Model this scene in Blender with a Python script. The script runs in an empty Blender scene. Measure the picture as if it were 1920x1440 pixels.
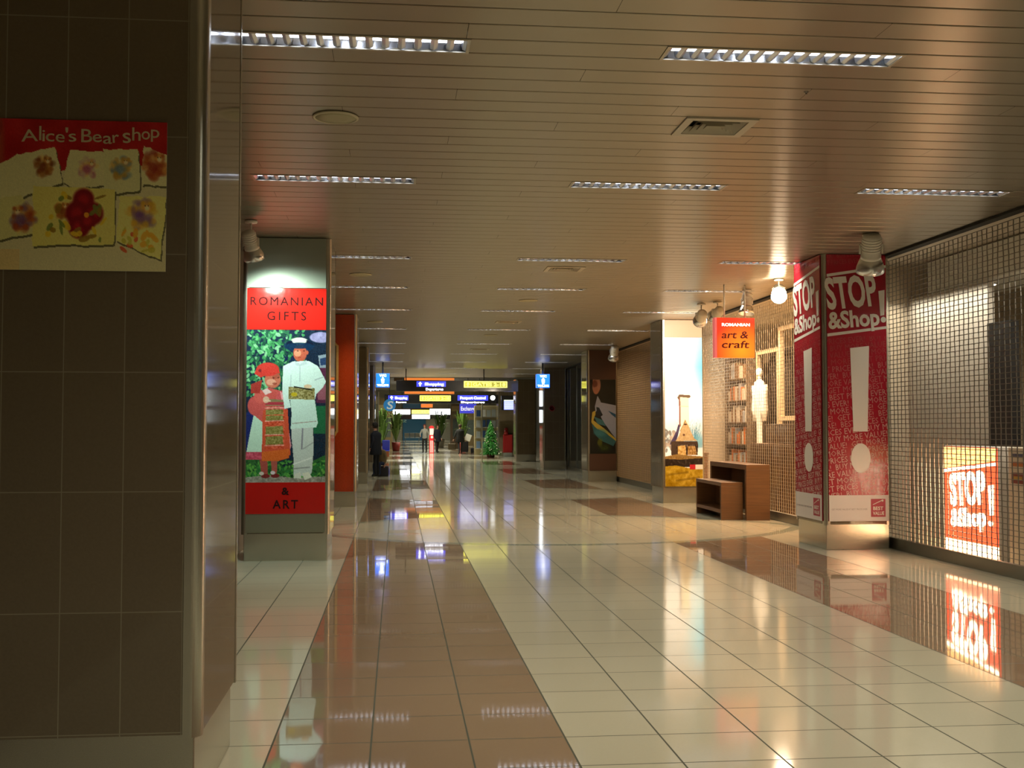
import bpy, bmesh, math, random
import numpy as np
from mathutils import Matrix, Vector
PI = math.pi
random.seed(5)
sc = bpy.context.scene
COL = sc.collection

# ------------------------------------------------------------------ camera, world, exposure
FPX, CAMH, H = 2110.0, 1.6, 3.9
cam_d = bpy.data.cameras.new('camera')
cam_d.sensor_fit = 'HORIZONTAL'
cam_d.sensor_width = 36
cam_d.lens = 36 * FPX / 1920
cam_d.clip_end = 400
cam = bpy.data.objects.new('camera', cam_d)
COL.objects.link(cam)
cam.location = (0, 0, CAMH)
cam.rotation_euler = (math.radians(90 + 2.2255), 0, math.radians(-5.8406))
sc.camera = cam

world = bpy.data.worlds.new('world')
sc.world = world
world.use_nodes = True
world.node_tree.nodes['Background'].inputs[0].default_value = (.75, .8, .7, 1)
world.node_tree.nodes['Background'].inputs[1].default_value = .02

sc.view_settings.view_transform = 'Standard'
sc.view_settings.look = 'None'
sc.view_settings.gamma = 1
sc.view_settings.use_curve_mapping = False
sc.view_settings.exposure = 0.02
sc.cycles.max_bounces = 6
sc.cycles.diffuse_bounces = 3
sc.cycles.glossy_bounces = 3
sc.cycles.sample_clamp_indirect = 4
sc.cycles.sample_clamp_direct = 30
sc.cycles.use_denoising = True
sc.cycles.use_adaptive_sampling = True
sc.cycles.adaptive_threshold = .06

FLUO = (1.0, .94, .74)      # greenish white tubes
WARM = (1.0, .50, .20)      # halogen
COOL = (.80, 1.0, .88)

TROFFER_W = 22              # watts of each ceiling fitting
SHOP_W = 55

# ------------------------------------------------------------------ colours and materials
def lin(c):
    return c / 12.92 if c <= .04045 else ((c + .055) / 1.055) ** 2.4
def hexc(h):
    h = h.lstrip('#')
    return tuple(lin(int(h[i:i + 2], 16) / 255) for i in (0, 2, 4))
MATS = {}
def mat(name, col=(.5, .5, .5), rough=.5, metal=0.0, spec=.5, emis=None, estr=0.0, coat=0.0, coat_rough=.05, bump=0.0, bscale=50, trans=0.0, alpha=1.0, var=0.0, vscale=8):
    if name in MATS: return MATS[name]
    if isinstance(col, str): col = hexc(col)
    if isinstance(emis, str): emis = hexc(emis)
    m = bpy.data.materials.new(name); m.use_nodes = True
    nt = m.node_tree; b = nt.nodes['Principled BSDF']
    b.inputs['Base Color'].default_value = (*col, 1)
    b.inputs['Roughness'].default_value = rough
    b.inputs['Metallic'].default_value = metal
    b.inputs['Specular IOR Level'].default_value = spec
    b.inputs['Coat Weight'].default_value = coat
    b.inputs['Coat Roughness'].default_value = coat_rough
    b.inputs['Transmission Weight'].default_value = trans
    b.inputs['Alpha'].default_value = alpha
    if emis is not None:
        b.inputs['Emission Color'].default_value = (*emis, 1)
        b.inputs['Emission Strength'].default_value = estr
    geo = nt.nodes.new('ShaderNodeNewGeometry')
    if var > 0:
        n = nt.nodes.new('ShaderNodeTexNoise'); n.inputs['Scale'].default_value = vscale
        nt.links.new(geo.outputs['Position'], n.inputs['Vector'])
        mx = nt.nodes.new('ShaderNodeMix'); mx.data_type = 'RGBA'
        mx.inputs['A'].default_value = (*[c * (1 - var) for c in col], 1)
        mx.inputs['B'].default_value = (*[min(1, c * (1 + var)) for c in col], 1)
        nt.links.new(n.outputs['Fac'], mx.inputs['Factor'])
        nt.links.new(mx.outputs['Result'], b.inputs['Base Color'])
    if bump > 0:
        n = nt.nodes.new('ShaderNodeTexNoise'); n.inputs['Scale'].default_value = bscale
        nt.links.new(geo.outputs['Position'], n.inputs['Vector'])
        bp = nt.nodes.new('ShaderNodeBump'); bp.inputs['Strength'].default_value = bump; bp.inputs['Distance'].default_value = .01
        nt.links.new(n.outputs['Fac'], bp.inputs['Height'])
        nt.links.new(bp.outputs['Normal'], b.inputs['Normal'])
    MATS[name] = m
    return m

class NG:
    """small node-graph helper"""
    def __init__(s, m): s.nt = m.node_tree
    def new(s, t, **k):
        n = s.nt.nodes.new(t)
        for a, v in k.items(): setattr(n, a, v)
        return n
    def put(s, inp, v):
        if isinstance(v, (int, float)): inp.default_value = v
        elif isinstance(v, tuple): inp.default_value = v
        else: s.nt.links.new(v, inp)
    def m(s, op, *a):
        n = s.new('ShaderNodeMath', operation=op)
        for i, v in enumerate(a): s.put(n.inputs[i], v)
        return n.outputs[0]
    def mix(s, f, a, b):
        n = s.new('ShaderNodeMix', data_type='RGBA')
        s.put(n.inputs['Factor'], f); s.put(n.inputs['A'], a); s.put(n.inputs['B'], b)
        return n.outputs['Result']

def floor_material():
    m = mat('polished_floor_tiles', (.6, .55, .45), .1)
    g = NG(m); b = m.node_tree.nodes['Principled BSDF']
    geo = g.new('ShaderNodeNewGeometry'); sep = g.new('ShaderNodeSeparateXYZ')
    g.put(sep.inputs[0], geo.outputs['Position'])
    X, Y = sep.outputs[0], sep.outputs[1]
    T = .497
    tx = g.m('DIVIDE', g.m('ADD', X, .62), T); ty = g.m('DIVIDE', g.m('ADD', Y, .13), T)
    def grout(t):
        f = g.m('ABSOLUTE', g.m('SUBTRACT', g.m('FRACT', t), .5))
        return g.m('GREATER_THAN', f, .5 - .010)
    gr = g.m('MAXIMUM', grout(tx), g.m('MULTIPLY', grout(ty), .95))
    cid = g.new('ShaderNodeCombineXYZ'); g.put(cid.inputs[0], g.m('FLOOR', tx)); g.put(cid.inputs[1], g.m('FLOOR', ty))
    wn = g.new('ShaderNodeTexWhiteNoise', noise_dimensions='3D'); g.put(wn.inputs[0], cid.outputs[0])
    def band(a, c): return g.m('MULTIPLY', g.m('GREATER_THAN', X, a), g.m('LESS_THAN', X, c))
    st = g.m('MAXIMUM', band(-.62, .871), band(3.852, 5.343))
    # lens shaped inlays that cross the hall at every pillar line
    u2 = g.m('POWER', g.m('ABSOLUTE', g.m('SUBTRACT', X, 2.5)), 2.0)
    v = g.m('ADD', g.m('ABSOLUTE', g.m('SUBTRACT', g.m('MODULO', g.m('SUBTRACT', Y, 13.2), 9.4), 4.7)), 1.83)
    r = g.m('SQRT', g.m('ADD', u2, g.m('POWER', v, 2.0)))
    far = g.m('GREATER_THAN', Y, 13.21)
    inside = g.m('MULTIPLY', g.m('LESS_THAN', r, 4.53), far)
    ring = g.m('MULTIPLY', g.m('MULTIPLY', g.m('GREATER_THAN', r, 4.33), inside), 1.0)
    st2 = g.m('MULTIPLY', st, g.m('SUBTRACT', 1.0, inside))
    no = g.new('ShaderNodeTexNoise'); g.put(no.inputs['Vector'], geo.outputs['Position']); no.inputs['Scale'].default_value = 60
    jit = g.m('ADD', g.m('MULTIPLY', wn.outputs['Value'], .06), g.m('MULTIPLY', no.outputs['Fac'], .05))
    val = g.m('ADD', .93, jit)
    base = g.mix(st2, (.54, .50, .38, 1), (.30, .205, .135, 1))
    base = g.mix(ring, base, (.30, .32, .25, 1))
    hsv = g.new('ShaderNodeHueSaturation'); g.put(hsv.inputs['Value'], val); g.put(hsv.inputs['Color'], base)
    colr = g.mix(gr, hsv.outputs[0], (.10, .10, .075, 1))
    g.put(b.inputs['Base Color'], colr)
    g.put(b.inputs['Roughness'], g.m('ADD', g.m('SUBTRACT', .085, g.m('MULTIPLY', st2, .045)), g.m('MULTIPLY', gr, .5)))
    g.put(b.inputs['Specular IOR Level'], g.m('MULTIPLY', g.m('ADD', .34, g.m('MULTIPLY', st2, .2)), g.m('SUBTRACT', 1.0, g.m('MULTIPLY', gr, .85))))
    # every tile lies a hair out of level
    sub = g.new('ShaderNodeVectorMath', operation='SUBTRACT'); g.put(sub.inputs[0], wn.outputs['Color']); sub.inputs[1].default_value = (.5, .5, .5)
    scl = g.new('ShaderNodeVectorMath', operation='MULTIPLY'); g.put(scl.inputs[0], sub.outputs[0]); scl.inputs[1].default_value = (.002, .004, 0)
    add = g.new('ShaderNodeVectorMath', operation='ADD'); g.put(add.inputs[0], scl.outputs[0]); g.put(add.inputs[1], geo.outputs['Normal'])
    nrm = g.new('ShaderNodeVectorMath', operation='NORMALIZE'); g.put(nrm.inputs[0], add.outputs[0])
    g.put(b.inputs['Normal'], nrm.outputs[0])
    return m

def cladding_material(name, col, rough):
    """upright stone tiles, 245 x 495 mm, thin pale joints, on either wall direction"""
    m = mat(name, col, rough, spec=.5)
    g = NG(m); b = m.node_tree.nodes['Principled BSDF']
    geo = g.new('ShaderNodeNewGeometry'); sep = g.new('ShaderNodeSeparateXYZ'); g.put(sep.inputs[0], geo.outputs['Position'])
    sn = g.new('ShaderNodeSeparateXYZ'); g.put(sn.inputs[0], geo.outputs['True Normal'])
    side = g.m('GREATER_THAN', g.m('ABSOLUTE', sn.outputs[0]), .5)
    U = g.m('ADD', g.m('MULTIPLY', g.m('ADD', sep.outputs[0], 1.86), g.m('SUBTRACT', 1.0, side)), g.m('MULTIPLY', g.m('ADD', sep.outputs[1], .02), side))
    tu = g.m('DIVIDE', U, .245); tz = g.m('DIVIDE', g.m('SUBTRACT', sep.outputs[2], .345), .495)
    def joint(t, w): return g.m('GREATER_THAN', g.m('ABSOLUTE', g.m('SUBTRACT', g.m('FRACT', t), .5)), .5 - w)
    j = g.m('MAXIMUM', joint(tu, .009), joint(tz, .0045))
    cid = g.new('ShaderNodeCombineXYZ'); g.put(cid.inputs[0], g.m('FLOOR', tu)); g.put(cid.inputs[1], g.m('FLOOR', tz))
    wn = g.new('ShaderNodeTexWhiteNoise', noise_dimensions='3D'); g.put(wn.inputs[0], cid.outputs[0])
    no = g.new('ShaderNodeTexNoise'); g.put(no.inputs['Vector'], geo.outputs['Position']); no.inputs['Scale'].default_value = 90
    c = hexc(col) if isinstance(col, str) else col
    hsv = g.new('ShaderNodeHueSaturation'); g.put(hsv.inputs['Value'], g.m('ADD', .88, g.m('ADD', g.m('MULTIPLY', wn.outputs['Value'], .1), g.m('MULTIPLY', no.outputs['Fac'], .2))))
    hsv.inputs['Color'].default_value = (*c, 1)
    g.put(b.inputs['Base Color'], g.mix(j, hsv.outputs[0], (c[0] * 1.7, c[1] * 1.9, c[2] * 2.0, 1)))
    return m

M_FLOOR = floor_material()
M_CLAD = cladding_material('brown_stone_cladding', (.165, .130, .082), .07)
M_STEEL = mat('brushed_stainless_steel', (.60, .59, .52), .24, 1.0, bump=.05, bscale=300)
M_STEEL_D = mat('dull_steel', (.34, .34, .30), .38, 1.0)
M_SLAT = mat('beige_metal_slat', (.36, .31, .235), .34, .85)
M_SLAT.node_tree.nodes['Principled BSDF'].inputs['Anisotropic'].default_value = .85
M_SLAT.node_tree.nodes['Principled BSDF'].inputs['Anisotropic Rotation'].default_value = .25
_tan = M_SLAT.node_tree.nodes.new('ShaderNodeCombineXYZ'); _tan.inputs[0].default_value = 1
M_SLAT.node_tree.links.new(_tan.outputs[0], M_SLAT.node_tree.nodes['Principled BSDF'].inputs['Tangent'])
M_DARK = mat('dark_gap', (.012, .012, .01), .7)
M_BLACK = mat('black_paint', (.015, .015, .015), .4)
M_WIRE = mat('galvanised_wire', (.30, .28, .24), .4, .8)
M_WHITE = mat('white_paint', (.72, .69, .60), .5)
M_CREAM = mat('cream_panel', (.68, .60, .46), .55)
M_REFL = mat('bright_reflector', (.80, .82, .84), .22, .93)
M_TUBE = mat('fluorescent_tube', (.9, .9, .9), .4, emis=(.78, .85, 1.0), estr=14)
M_LOUV = mat('satin_louvre', (.72, .74, .80), .28, .9)
M_FRAME = mat('pale_frame', (.45, .41, .32), .35, .3)
M_GLOSSRED = mat('poster_red', (.58, .012, .012), .25, coat=.6)
M_INK = mat('black_ink', (.03, .006, .006), .8, spec=.1)

# ------------------------------------------------------------------ mesh helpers
def box(bm, x0, x1, y0, y1, z0, z1, mi=0, bevel=0.0):
    ret = bmesh.ops.create_cube(bm, size=1)
    bmesh.ops.transform(bm, matrix=Matrix.Translation(((x0 + x1) / 2, (y0 + y1) / 2, (z0 + z1) / 2)) @ Matrix.Diagonal((x1 - x0, y1 - y0, z1 - z0, 1)), verts=ret['verts'])
    fs = set(f for v in ret['verts'] for f in v.link_faces)
    for f in fs: f.material_index = mi
    if bevel > 0:
        es = set(e for f in fs for e in f.edges)
        r = bmesh.ops.bevel(bm, geom=list(es), offset=bevel, segments=2, affect='EDGES', profile=.5)
        for f in r['faces']: f.material_index = mi
def cyl(bm, p, q, r, r2=None, seg=12, mi=0, caps=True):
    p, q = Vector(p), Vector(q); d = q - p
    if r2 is None: r2 = r
    rot = Vector((0, 0, 1)).rotation_difference(d.normalized()).to_matrix().to_4x4()
    ret = bmesh.ops.create_cone(bm, cap_ends=caps, segments=seg, radius1=r, radius2=r2, depth=d.length,
                                matrix=Matrix.Translation((p + q) / 2) @ rot)
    for f in set(f for v in ret['verts'] for f in v.link_faces):
        f.material_index = mi
        f.smooth = len(f.verts) == 4
def ball(bm, c, r, sx=1, sy=1, sz=1, seg=12, mi=0):
    ret = bmesh.ops.create_uvsphere(bm, u_segments=seg, v_segments=max(6, seg // 2 + 2), radius=r,
                                    matrix=Matrix.Translation(c) @ Matrix.Diagonal((sx, sy, sz, 1)))
    for f in set(f for v in ret['verts'] for f in v.link_faces): f.material_index = mi; f.smooth = True
def lathe(bm, prof, c=(0, 0, 0), seg=20, mi=0, axis=None, sx=1, sy=1):
    """prof: list of (r, z); axis: optional direction"""
    rings = []
    R = Matrix.Identity(4) if axis is None else Vector((0, 0, 1)).rotation_difference(Vector(axis).normalized()).to_matrix().to_4x4()
    Mx = Matrix.Translation(c) @ R
    for r, z in prof:
        rings.append([bm.verts.new(Mx @ Vector((r * math.cos(2 * PI * i / seg) * sx, r * math.sin(2 * PI * i / seg) * sy, z))) for i in range(seg)])
    for a, b in zip(rings, rings[1:]):
        for i in range(seg):
            f = bm.faces.new((a[i], a[(i + 1) % seg], b[(i + 1) % seg], b[i])); f.smooth = True; f.material_index = mi
    for rr, flip in ((rings[0], True), (rings[-1], False)):
        try:
            f = bm.faces.new(rr[::-1] if flip else rr); f.material_index = mi
        except ValueError: pass
def wire(bm, pts, r, seg=4, mi=0):
    for a, b in zip(pts, pts[1:]): cyl(bm, a, b, r, seg=seg, mi=mi, caps=False)
def strip_tube(bm, pts, rx, mi=0, axis='y', ry=None):
    """cheap square-section wire along a polyline that lies in the plane x = const"""
    ry = ry or rx
    prev = None
    for p in pts:
        x, y, z = p
        if axis == 'y': ring = [(x - rx, y, z - ry), (x + rx, y, z - ry), (x + rx, y, z + ry), (x - rx, y, z + ry)]
        else: ring = [(x - rx, y - ry, z), (x + rx, y - ry, z), (x + rx, y + ry, z), (x - rx, y + ry, z)]
        vs = [bm.verts.new(c) for c in ring]
        if prev:
            for i in range(4):
                f = bm.faces.new((prev[i], prev[(i + 1) % 4], vs[(i + 1) % 4], vs[i])); f.material_index = mi
        prev = vs
def prism(bm, pts2, plane, a, b, mi=0):
    """polygon pts2 extruded between a and b; plane 'xz' (a,b along y), 'yz' (along x), 'xy' (along z)"""
    def P(u, v, w): return {'xz': (u, w, v), 'yz': (w, u, v), 'xy': (u, v, w)}[plane]
    A = [bm.verts.new(P(u, v, a)) for u, v in pts2]; B = [bm.verts.new(P(u, v, b)) for u, v in pts2]
    fs = [bm.faces.new(A[::-1]), bm.faces.new(B)]
    n = len(pts2)
    for i in range(n): fs.append(bm.faces.new((A[i], A[(i + 1) % n], B[(i + 1) % n], B[i])))
    for f in fs: f.material_index = mi

def obj(name, bm, mats, parent=None, recalc=True):
    if recalc: bmesh.ops.recalc_face_normals(bm, faces=bm.faces)
    if parent is not None:
        off = Vector((0, 0, 0)); p = parent
        while p is not None: off += p.location; p = p.parent
        bmesh.ops.translate(bm, vec=-off, verts=bm.verts)
    me = bpy.data.meshes.new(name); bm.to_mesh(me); bm.free()
    for m in (mats if isinstance(mats, (list, tuple)) else [mats]): me.materials.append(m)
    o = bpy.data.objects.new(name, me); COL.objects.link(o)
    if parent is not None: o.parent = parent
    return o
def tag(o, label=None, cat=None, group=None, kind=None):
    if label: o['label'] = label
    if cat: o['category'] = cat
    if group: o['group'] = group
    if kind: o['kind'] = kind
    return o
def thing(name, label, cat, loc=(0, 0, 0), group=None):
    o = bpy.data.objects.new(name, None); COL.objects.link(o)
    o.location = loc; o.empty_display_size = .1
    return tag(o, label, cat, group)
def struct(name, bm, mats, recalc=True):
    return tag(obj(name, bm, mats, recalc=recalc), kind='structure')
def BX(*boxes, bevel=0.0):
    bm = bmesh.new()
    for b in boxes: box(bm, *b, bevel=bevel)
    return bm
def light(kind, name, loc, power, col, parent=None, rot=(0, 0, 0), target=None, **k):
    d = bpy.data.lights.new(name, kind); d.energy = power; d.color = col
    for a, v in k.items(): setattr(d, a, v)
    o = bpy.data.objects.new(name, d); COL.objects.link(o)
    L = Vector(loc)
    if target is not None: o.rotation_euler = (Vector(target) - L).to_track_quat('-Z', 'Y').to_euler()
    else: o.rotation_euler = rot
    if parent is not None:
        off = Vector((0, 0, 0)); p = parent
        while p is not None: off += p.location; p = p.parent
        L = L - off; o.parent = parent
    o.location = L
    return o

# panel coordinates: (u right, v up, w out) as seen by a reader
def panel(origin, facing):
    """facing '-y' (reader looks along +y) or '-x' (reader looks along +x)"""
    o = Vector(origin)
    if facing == '-y': cols = (Vector((1, 0, 0)), Vector((0, 0, 1)), Vector((0, -1, 0)))
    else: cols = (Vector((0, -1, 0)), Vector((0, 0, 1)), Vector((-1, 0, 0)))
    M = Matrix.Identity(4)
    for j, c in enumerate(cols):
        for i in range(3): M[i][j] = c[i]
    return Matrix.Translation(o) @ M
def sheet(bm, M, u0, u1, v0, v1, w, t=.002, mi=0):
    vs = [bm.verts.new(M @ Vector((u, v, ww))) for ww in (w, w + t) for u, v in ((u0, v0), (u1, v0), (u1, v1), (u0, v1))]
    for idx in ((0, 1, 2, 3), (4, 5, 6, 7), (0, 1, 5, 4), (1, 2, 6, 5), (2, 3, 7, 6), (3, 0, 4, 7)):
        f = bm.faces.new([vs[i] for i in idx]); f.material_index = mi
def polysheet(bm, M, pts, w, t=.002, mi=0):
    A = [bm.verts.new(M @ Vector((u, v, w))) for u, v in pts]; B = [bm.verts.new(M @ Vector((u, v, w + t))) for u, v in pts]
    n = len(pts); fs = [bm.faces.new(A[::-1]), bm.faces.new(B)]
    for i in range(n): fs.append(bm.faces.new((A[i], A[(i + 1) % n], B[(i + 1) % n], B[i])))
    for f in fs: f.material_index = mi
def oval(cx, cy, rx, ry, n=28): return [(cx + rx * math.cos(2 * PI * i / n), cy + ry * math.sin(2 * PI * i / n)) for i in range(n)]

_tc = {}
def text_bm(bm, M, s, u, v, h, w=.004, t=.0015, width=None, bold=0.0, shear=0.0, rot=0.0, mi=0, align='LEFT', clip=None, space=1.0, res=3):
    """flat lettering h high (cap height) at (u, v); width stretches it to a given length"""
    key = (s, bold, space, res)
    if key not in _tc:
        cu = bpy.data.curves.new('t', 'FONT'); cu.body = s; cu.size = 1; cu.offset = bold; cu.resolution_u = res
        cu.space_character = space
        o = bpy.data.objects.new('t', cu); COL.objects.link(o)
        dg = bpy.context.evaluated_depsgraph_get(); dg.update()
        me = bpy.data.meshes.new_from_object(o.evaluated_get(dg))
        bpy.data.objects.remove(o); bpy.data.curves.remove(cu)
        _tc[key] = me
    me = _tc[key]
    tb = bmesh.new(); tb.from_mesh(me)
    if not tb.verts: tb.free(); return
    xs = [q.co.x for q in tb.verts]; x0, x1 = min(xs), max(xs)
    sy = h / .70
    sx = sy if width is None else width / max(1e-4, x1 - x0)
    du = {'LEFT': 0, 'CENTER': -(x1 - x0) * sx / 2, 'RIGHT': -(x1 - x0) * sx}[align]
    cr, sr = math.cos(rot), math.sin(rot)
    for q in tb.verts:
        X, Y = (q.co.x - x0) * sx + du, q.co.y * sy
        X += Y * shear
        q.co = Vector((u + X * cr - Y * sr, v + X * sr + Y * cr, 0))
    if clip:
        for no, co in (((1, 0, 0), (clip[1], 0, 0)), ((-1, 0, 0), (clip[0], 0, 0)), ((0, 1, 0), (0, clip[3], 0)), ((0, -1, 0), (0, clip[2], 0))):
            bmesh.ops.bisect_plane(tb, geom=tb.verts[:] + tb.edges[:] + tb.faces[:], plane_co=co, plane_no=no, clear_outer=True)
    r = bmesh.ops.extrude_face_region(tb, geom=tb.faces[:])
    for q in r['geom']:
        if isinstance(q, bmesh.types.BMVert): q.co.z += t
    vm = {}
    for q in tb.verts: vm[q] = bm.verts.new(M @ (q.co + Vector((0, 0, w))))
    for f in tb.faces:
        try:
            nf = bm.faces.new([vm[q] for q in f.verts]); nf.material_index = mi
        except ValueError: pass
    tb.free()

# printed pictures: a fine sheet whose vertices carry the ink colours
def hx(h): h = h.lstrip('#'); return np.array([int(h[i:i + 2], 16) / 255 for i in (0, 2, 4)])
class Paint:
    def __init__(s, w, h, bg='#ffffff'):
        s.w, s.h = w, h
        s.a = np.ones((h, w, 3)) * hx(bg)
        s.X, s.Y = np.meshgrid((np.arange(w) + .5) / w, (np.arange(h) + .5) / h)   # 0..1, y down
        s.r = np.random.RandomState(3)
    def blend(s, m, c):
        c = hx(c) if isinstance(c, str) else c
        s.a = s.a * (1 - m[..., None]) + c * m[..., None]
    def poly(s, pts, c, al=1.0):
        n = len(pts); ins = np.zeros_like(s.X, bool)
        for i in range(n):
            x0, y0 = pts[i]; x1, y1 = pts[(i + 1) % n]
            if y0 == y1: continue
            cond = ((y0 > s.Y) != (y1 > s.Y)) & (s.X < (x1 - x0) * (s.Y - y0) / (y1 - y0) + x0)
            ins ^= cond
        s.blend(ins * al, c)
    def ell(s, cx, cy, rx, ry, c, soft=.12, al=1.0, rot=0):
        dx, dy = s.X - cx, (s.Y - cy) * s.h / s.w
        ry = ry * s.h / s.w
        x = dx * math.cos(rot) + dy * math.sin(rot); y = -dx * math.sin(rot) + dy * math.cos(rot)
        d = np.sqrt((x / rx) ** 2 + (y / ry) ** 2)
        s.blend(np.clip((1 - d) / soft + .5, 0, 1) * al, c)
    def line(s, pts, wd, c, al=1.0):
        for (x0, y0), (x1, y1) in zip(pts, pts[1:]):
            k = s.h / s.w
            dx, dy = x1 - x0, (y1 - y0) * k; L = dx * dx + dy * dy + 1e-9
            t = np.clip(((s.X - x0) * dx + (s.Y - y0) * k * dy) / L, 0, 1)
            d = np.hypot(s.X - x0 - t * dx, (s.Y - y0) * k - t * dy)
            s.blend(np.clip((wd - d) / (wd * .5), 0, 1) * al, c)
    def noise(s, amt, cells=0, box=None):
        n = s.r.rand(s.h, s.w) - .5
        if cells:
            g = s.r.rand(cells * s.h // s.w + 3, cells + 3) - .5
            yy = s.Y * (g.shape[0] - 2); xx = s.X * cells
            y0, x0 = yy.astype(int), xx.astype(int); fy, fx = yy - y0, xx - x0
            n = (g[y0, x0] * (1 - fx) + g[y0, x0 + 1] * fx) * (1 - fy) + (g[y0 + 1, x0] * (1 - fx) + g[y0 + 1, x0 + 1] * fx) * fy
        if box is not None: n = n * ((s.X > box[0]) & (s.X < box[1]) & (s.Y > box[2]) & (s.Y < box[3]))
        s.a = np.clip(s.a + n[..., None] * amt, 0, 1)
    def leaves(s, region, n, cols, r=.02):
        for _ in range(n):
            x = region[0] + s.r.rand() * (region[1] - region[0]); y = region[2] + s.r.rand() * (region[3] - region[2])
            s.ell(x, y, r * (.5 + s.r.rand()), r * (.3 + .5 * s.r.rand()) * s.w / s.h, cols[s.r.randint(len(cols))], rot=s.r.rand() * 3, al=.85)
def picture_mesh(name, paint, M, u0, u1, v0, v1, w, material, parent):
    H_, W_ = paint.a.shape[:2]
    us = np.linspace(u0, u1, W_); vs = np.linspace(v1, v0, H_)
    UU, VV = np.meshgrid(us, vs)
    A = np.array([[M[i][j] for j in range(4)] for i in range(3)])
    P = UU[..., None] * A[:, 0] + VV[..., None] * A[:, 1] + w * A[:, 2] + A[:, 3]
    off = np.zeros(3); p = parent
    while p is not None: off += np.array(p.location); p = p.parent
    P = P.reshape(-1, 3) - off
    i = np.arange((H_ - 1) * W_).reshape(H_ - 1, W_)[:, :-1].ravel()
    F = np.stack([i, i + W_, i + W_ + 1, i + 1], 1)
    # a thin back so that the sheet has thickness
    t = A[:, 2] * .002
    c = [0, W_ - 1, H_ * W_ - 1, (H_ - 1) * W_]
    n0 = len(P); P = np.vstack([P, P[c] - t])
    faces = F.tolist() + [[n0, n0 + 1, n0 + 2, n0 + 3]]
    me = bpy.data.meshes.new(name); me.from_pydata(P.tolist(), [], faces)
    ca = me.color_attributes.new('ink', 'FLOAT_COLOR', 'POINT')
    L = paint.a; L = np.where(L <= .04045, L / 12.92, ((L + .055) / 1.055) ** 2.4).reshape(-1, 3)
    buf = np.ones((len(P), 4)); buf[:len(L), :3] = L
    ca.data.foreach_set('color', buf.ravel())
    me.materials.append(material)
    o = bpy.data.objects.new(name, me); COL.objects.link(o); o.parent = parent
    return o
def print_material(name, rough=.3, coat=.5, bump=0.0, estr=0.0):
    m = mat(name, (.5, .5, .5), rough, coat=coat, coat_rough=.12)
    g = NG(m); b = m.node_tree.nodes['Principled BSDF']
    at = g.new('ShaderNodeAttribute'); at.attribute_name = 'ink'
    g.put(b.inputs['Base Color'], at.outputs['Color'])
    if estr: g.put(b.inputs['Emission Color'], at.outputs['Color']); b.inputs['Emission Strength'].default_value = estr
    return m

# ------------------------------------------------------------------ setting: floor, ceilings, walls
XL, XR = -2.0, 6.5          # left wall line, line of the shutters on the right
HALL = 51.5                 # the low ceiling ends here
bm = bmesh.new(); box(bm, -8, 14, -7, 142, -.1, 0); struct('floor', bm, M_FLOOR)

ROWS = [6.57, 10.32, 15.07, 18.32, 21.82, 26.07, 30.57, 34.82, 39.07, 43.32, 47.57]
LX = {6.57: -1.07, 10.32: -1.33, 15.07: -1.3, 18.32: -1.3, 21.82: -1.2}
lights_at = []
for r in ROWS:
    lights_at += [(LX.get(r, -1.27), r), (1.62, r), (4.46, r)]
vents_at = [(2.13, 8.07), (2.13, 15.82), (2.13, 24.07), (2.13, 32.57)]

def slat_ceiling():
    bm = bmesh.new()
    prof = [(.007, .020), (.008, .003), (.012, 0), (.238, 0), (.242, .003), (.243, .020)]
    k0 = int(math.floor((-6.9 - 6.57) / .25)); k1 = int((HALL - 6.57) / .25)
    for k in range(k0, k1):
        y0 = 6.57 + k * .25
        gaps = [(x, x + 1.5) for x, y in lights_at if abs(y - y0) < .02]
        gaps += [(x, x + .55) for x, y in vents_at if y - .02 < y0 < y + .49]
        # pillars pass through the slats
        gaps.sort(); xs = [XL]
        for a, b_ in gaps: xs += [a, b_]
        xs.append(6.44)
        for a, b_ in zip(xs[::2], xs[1::2]):
            cuts = [a]
            # butt joints every four metres or so
            j = -2 + ((k * 7) % 5) * .8
            while j < b_:
                if j > a + .3 and j < b_ - .3: cuts.append(j)
                j += 4.0
            cuts.append(b_)
            for c0, c1 in zip(cuts, cuts[1:]):
                A = [bm.verts.new((c0 + .0015, y0 + p, H + z)) for p, z in prof]; B = [bm.verts.new((c1 - .0015, y0 + p, H + z)) for p, z in prof]
                for i in range(len(prof) - 1):
                    f = bm.faces.new((A[i], B[i], B[i + 1], A[i + 1]))
    box(bm, XL, 6.44, -7, HALL, H + .16, H + .2, mi=1)
    return struct('ceiling', bm, [M_SLAT, M_DARK], recalc=False)
slat_ceiling()
# end fascia of the low ceiling and the higher hall beyond
bm = BX((XL, 6.6, HALL, HALL + .1, H - .02, 6.2)); struct('trim_1', bm, mat('fascia_grey', (.22, .21, .17), .5))
bm = BX((-8, 14, HALL + .1, 142, 6.2, 6.3)); struct('ceiling.001', bm, mat('hall_ceiling', (.20, .19, .16), .6))
# dark slot and bulkhead between the slats and the shutters
bm = BX((6.44, 6.56, -7, HALL, H - .03, H + .2)); struct('trim_2', bm, M_DARK)
bm = BX((XL - .12, XL, -7, HALL, 0, H)); struct('wall_left', bm, cladding_material('wall_cladding', (.10, .07, .05), .3))
bm = BX((-8, 14, -7.1, -7, 0, 6.2)); struct('wall_back', bm, mat('back_wall', (.42, .40, .32), .6))
bm = BX((-8.1, -8, HALL, 142, 0, 6.2), (-8, XL, HALL, HALL + .1, 0, 6.2)); struct('wall_left.001', bm, mat('hall_wall', (.17, .155, .12), .5))
bm = BX((14, 14.1, -7, 142, 0, 6.2)); struct('wall_right', bm, mat('hall_wall_right', (.17, .155, .12), .5))
bm = BX((-8, 14, 141.9, 142, 0, 6.2)); struct('wall_front', bm, mat('far_wall', (.28, .27, .2), .5))
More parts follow.
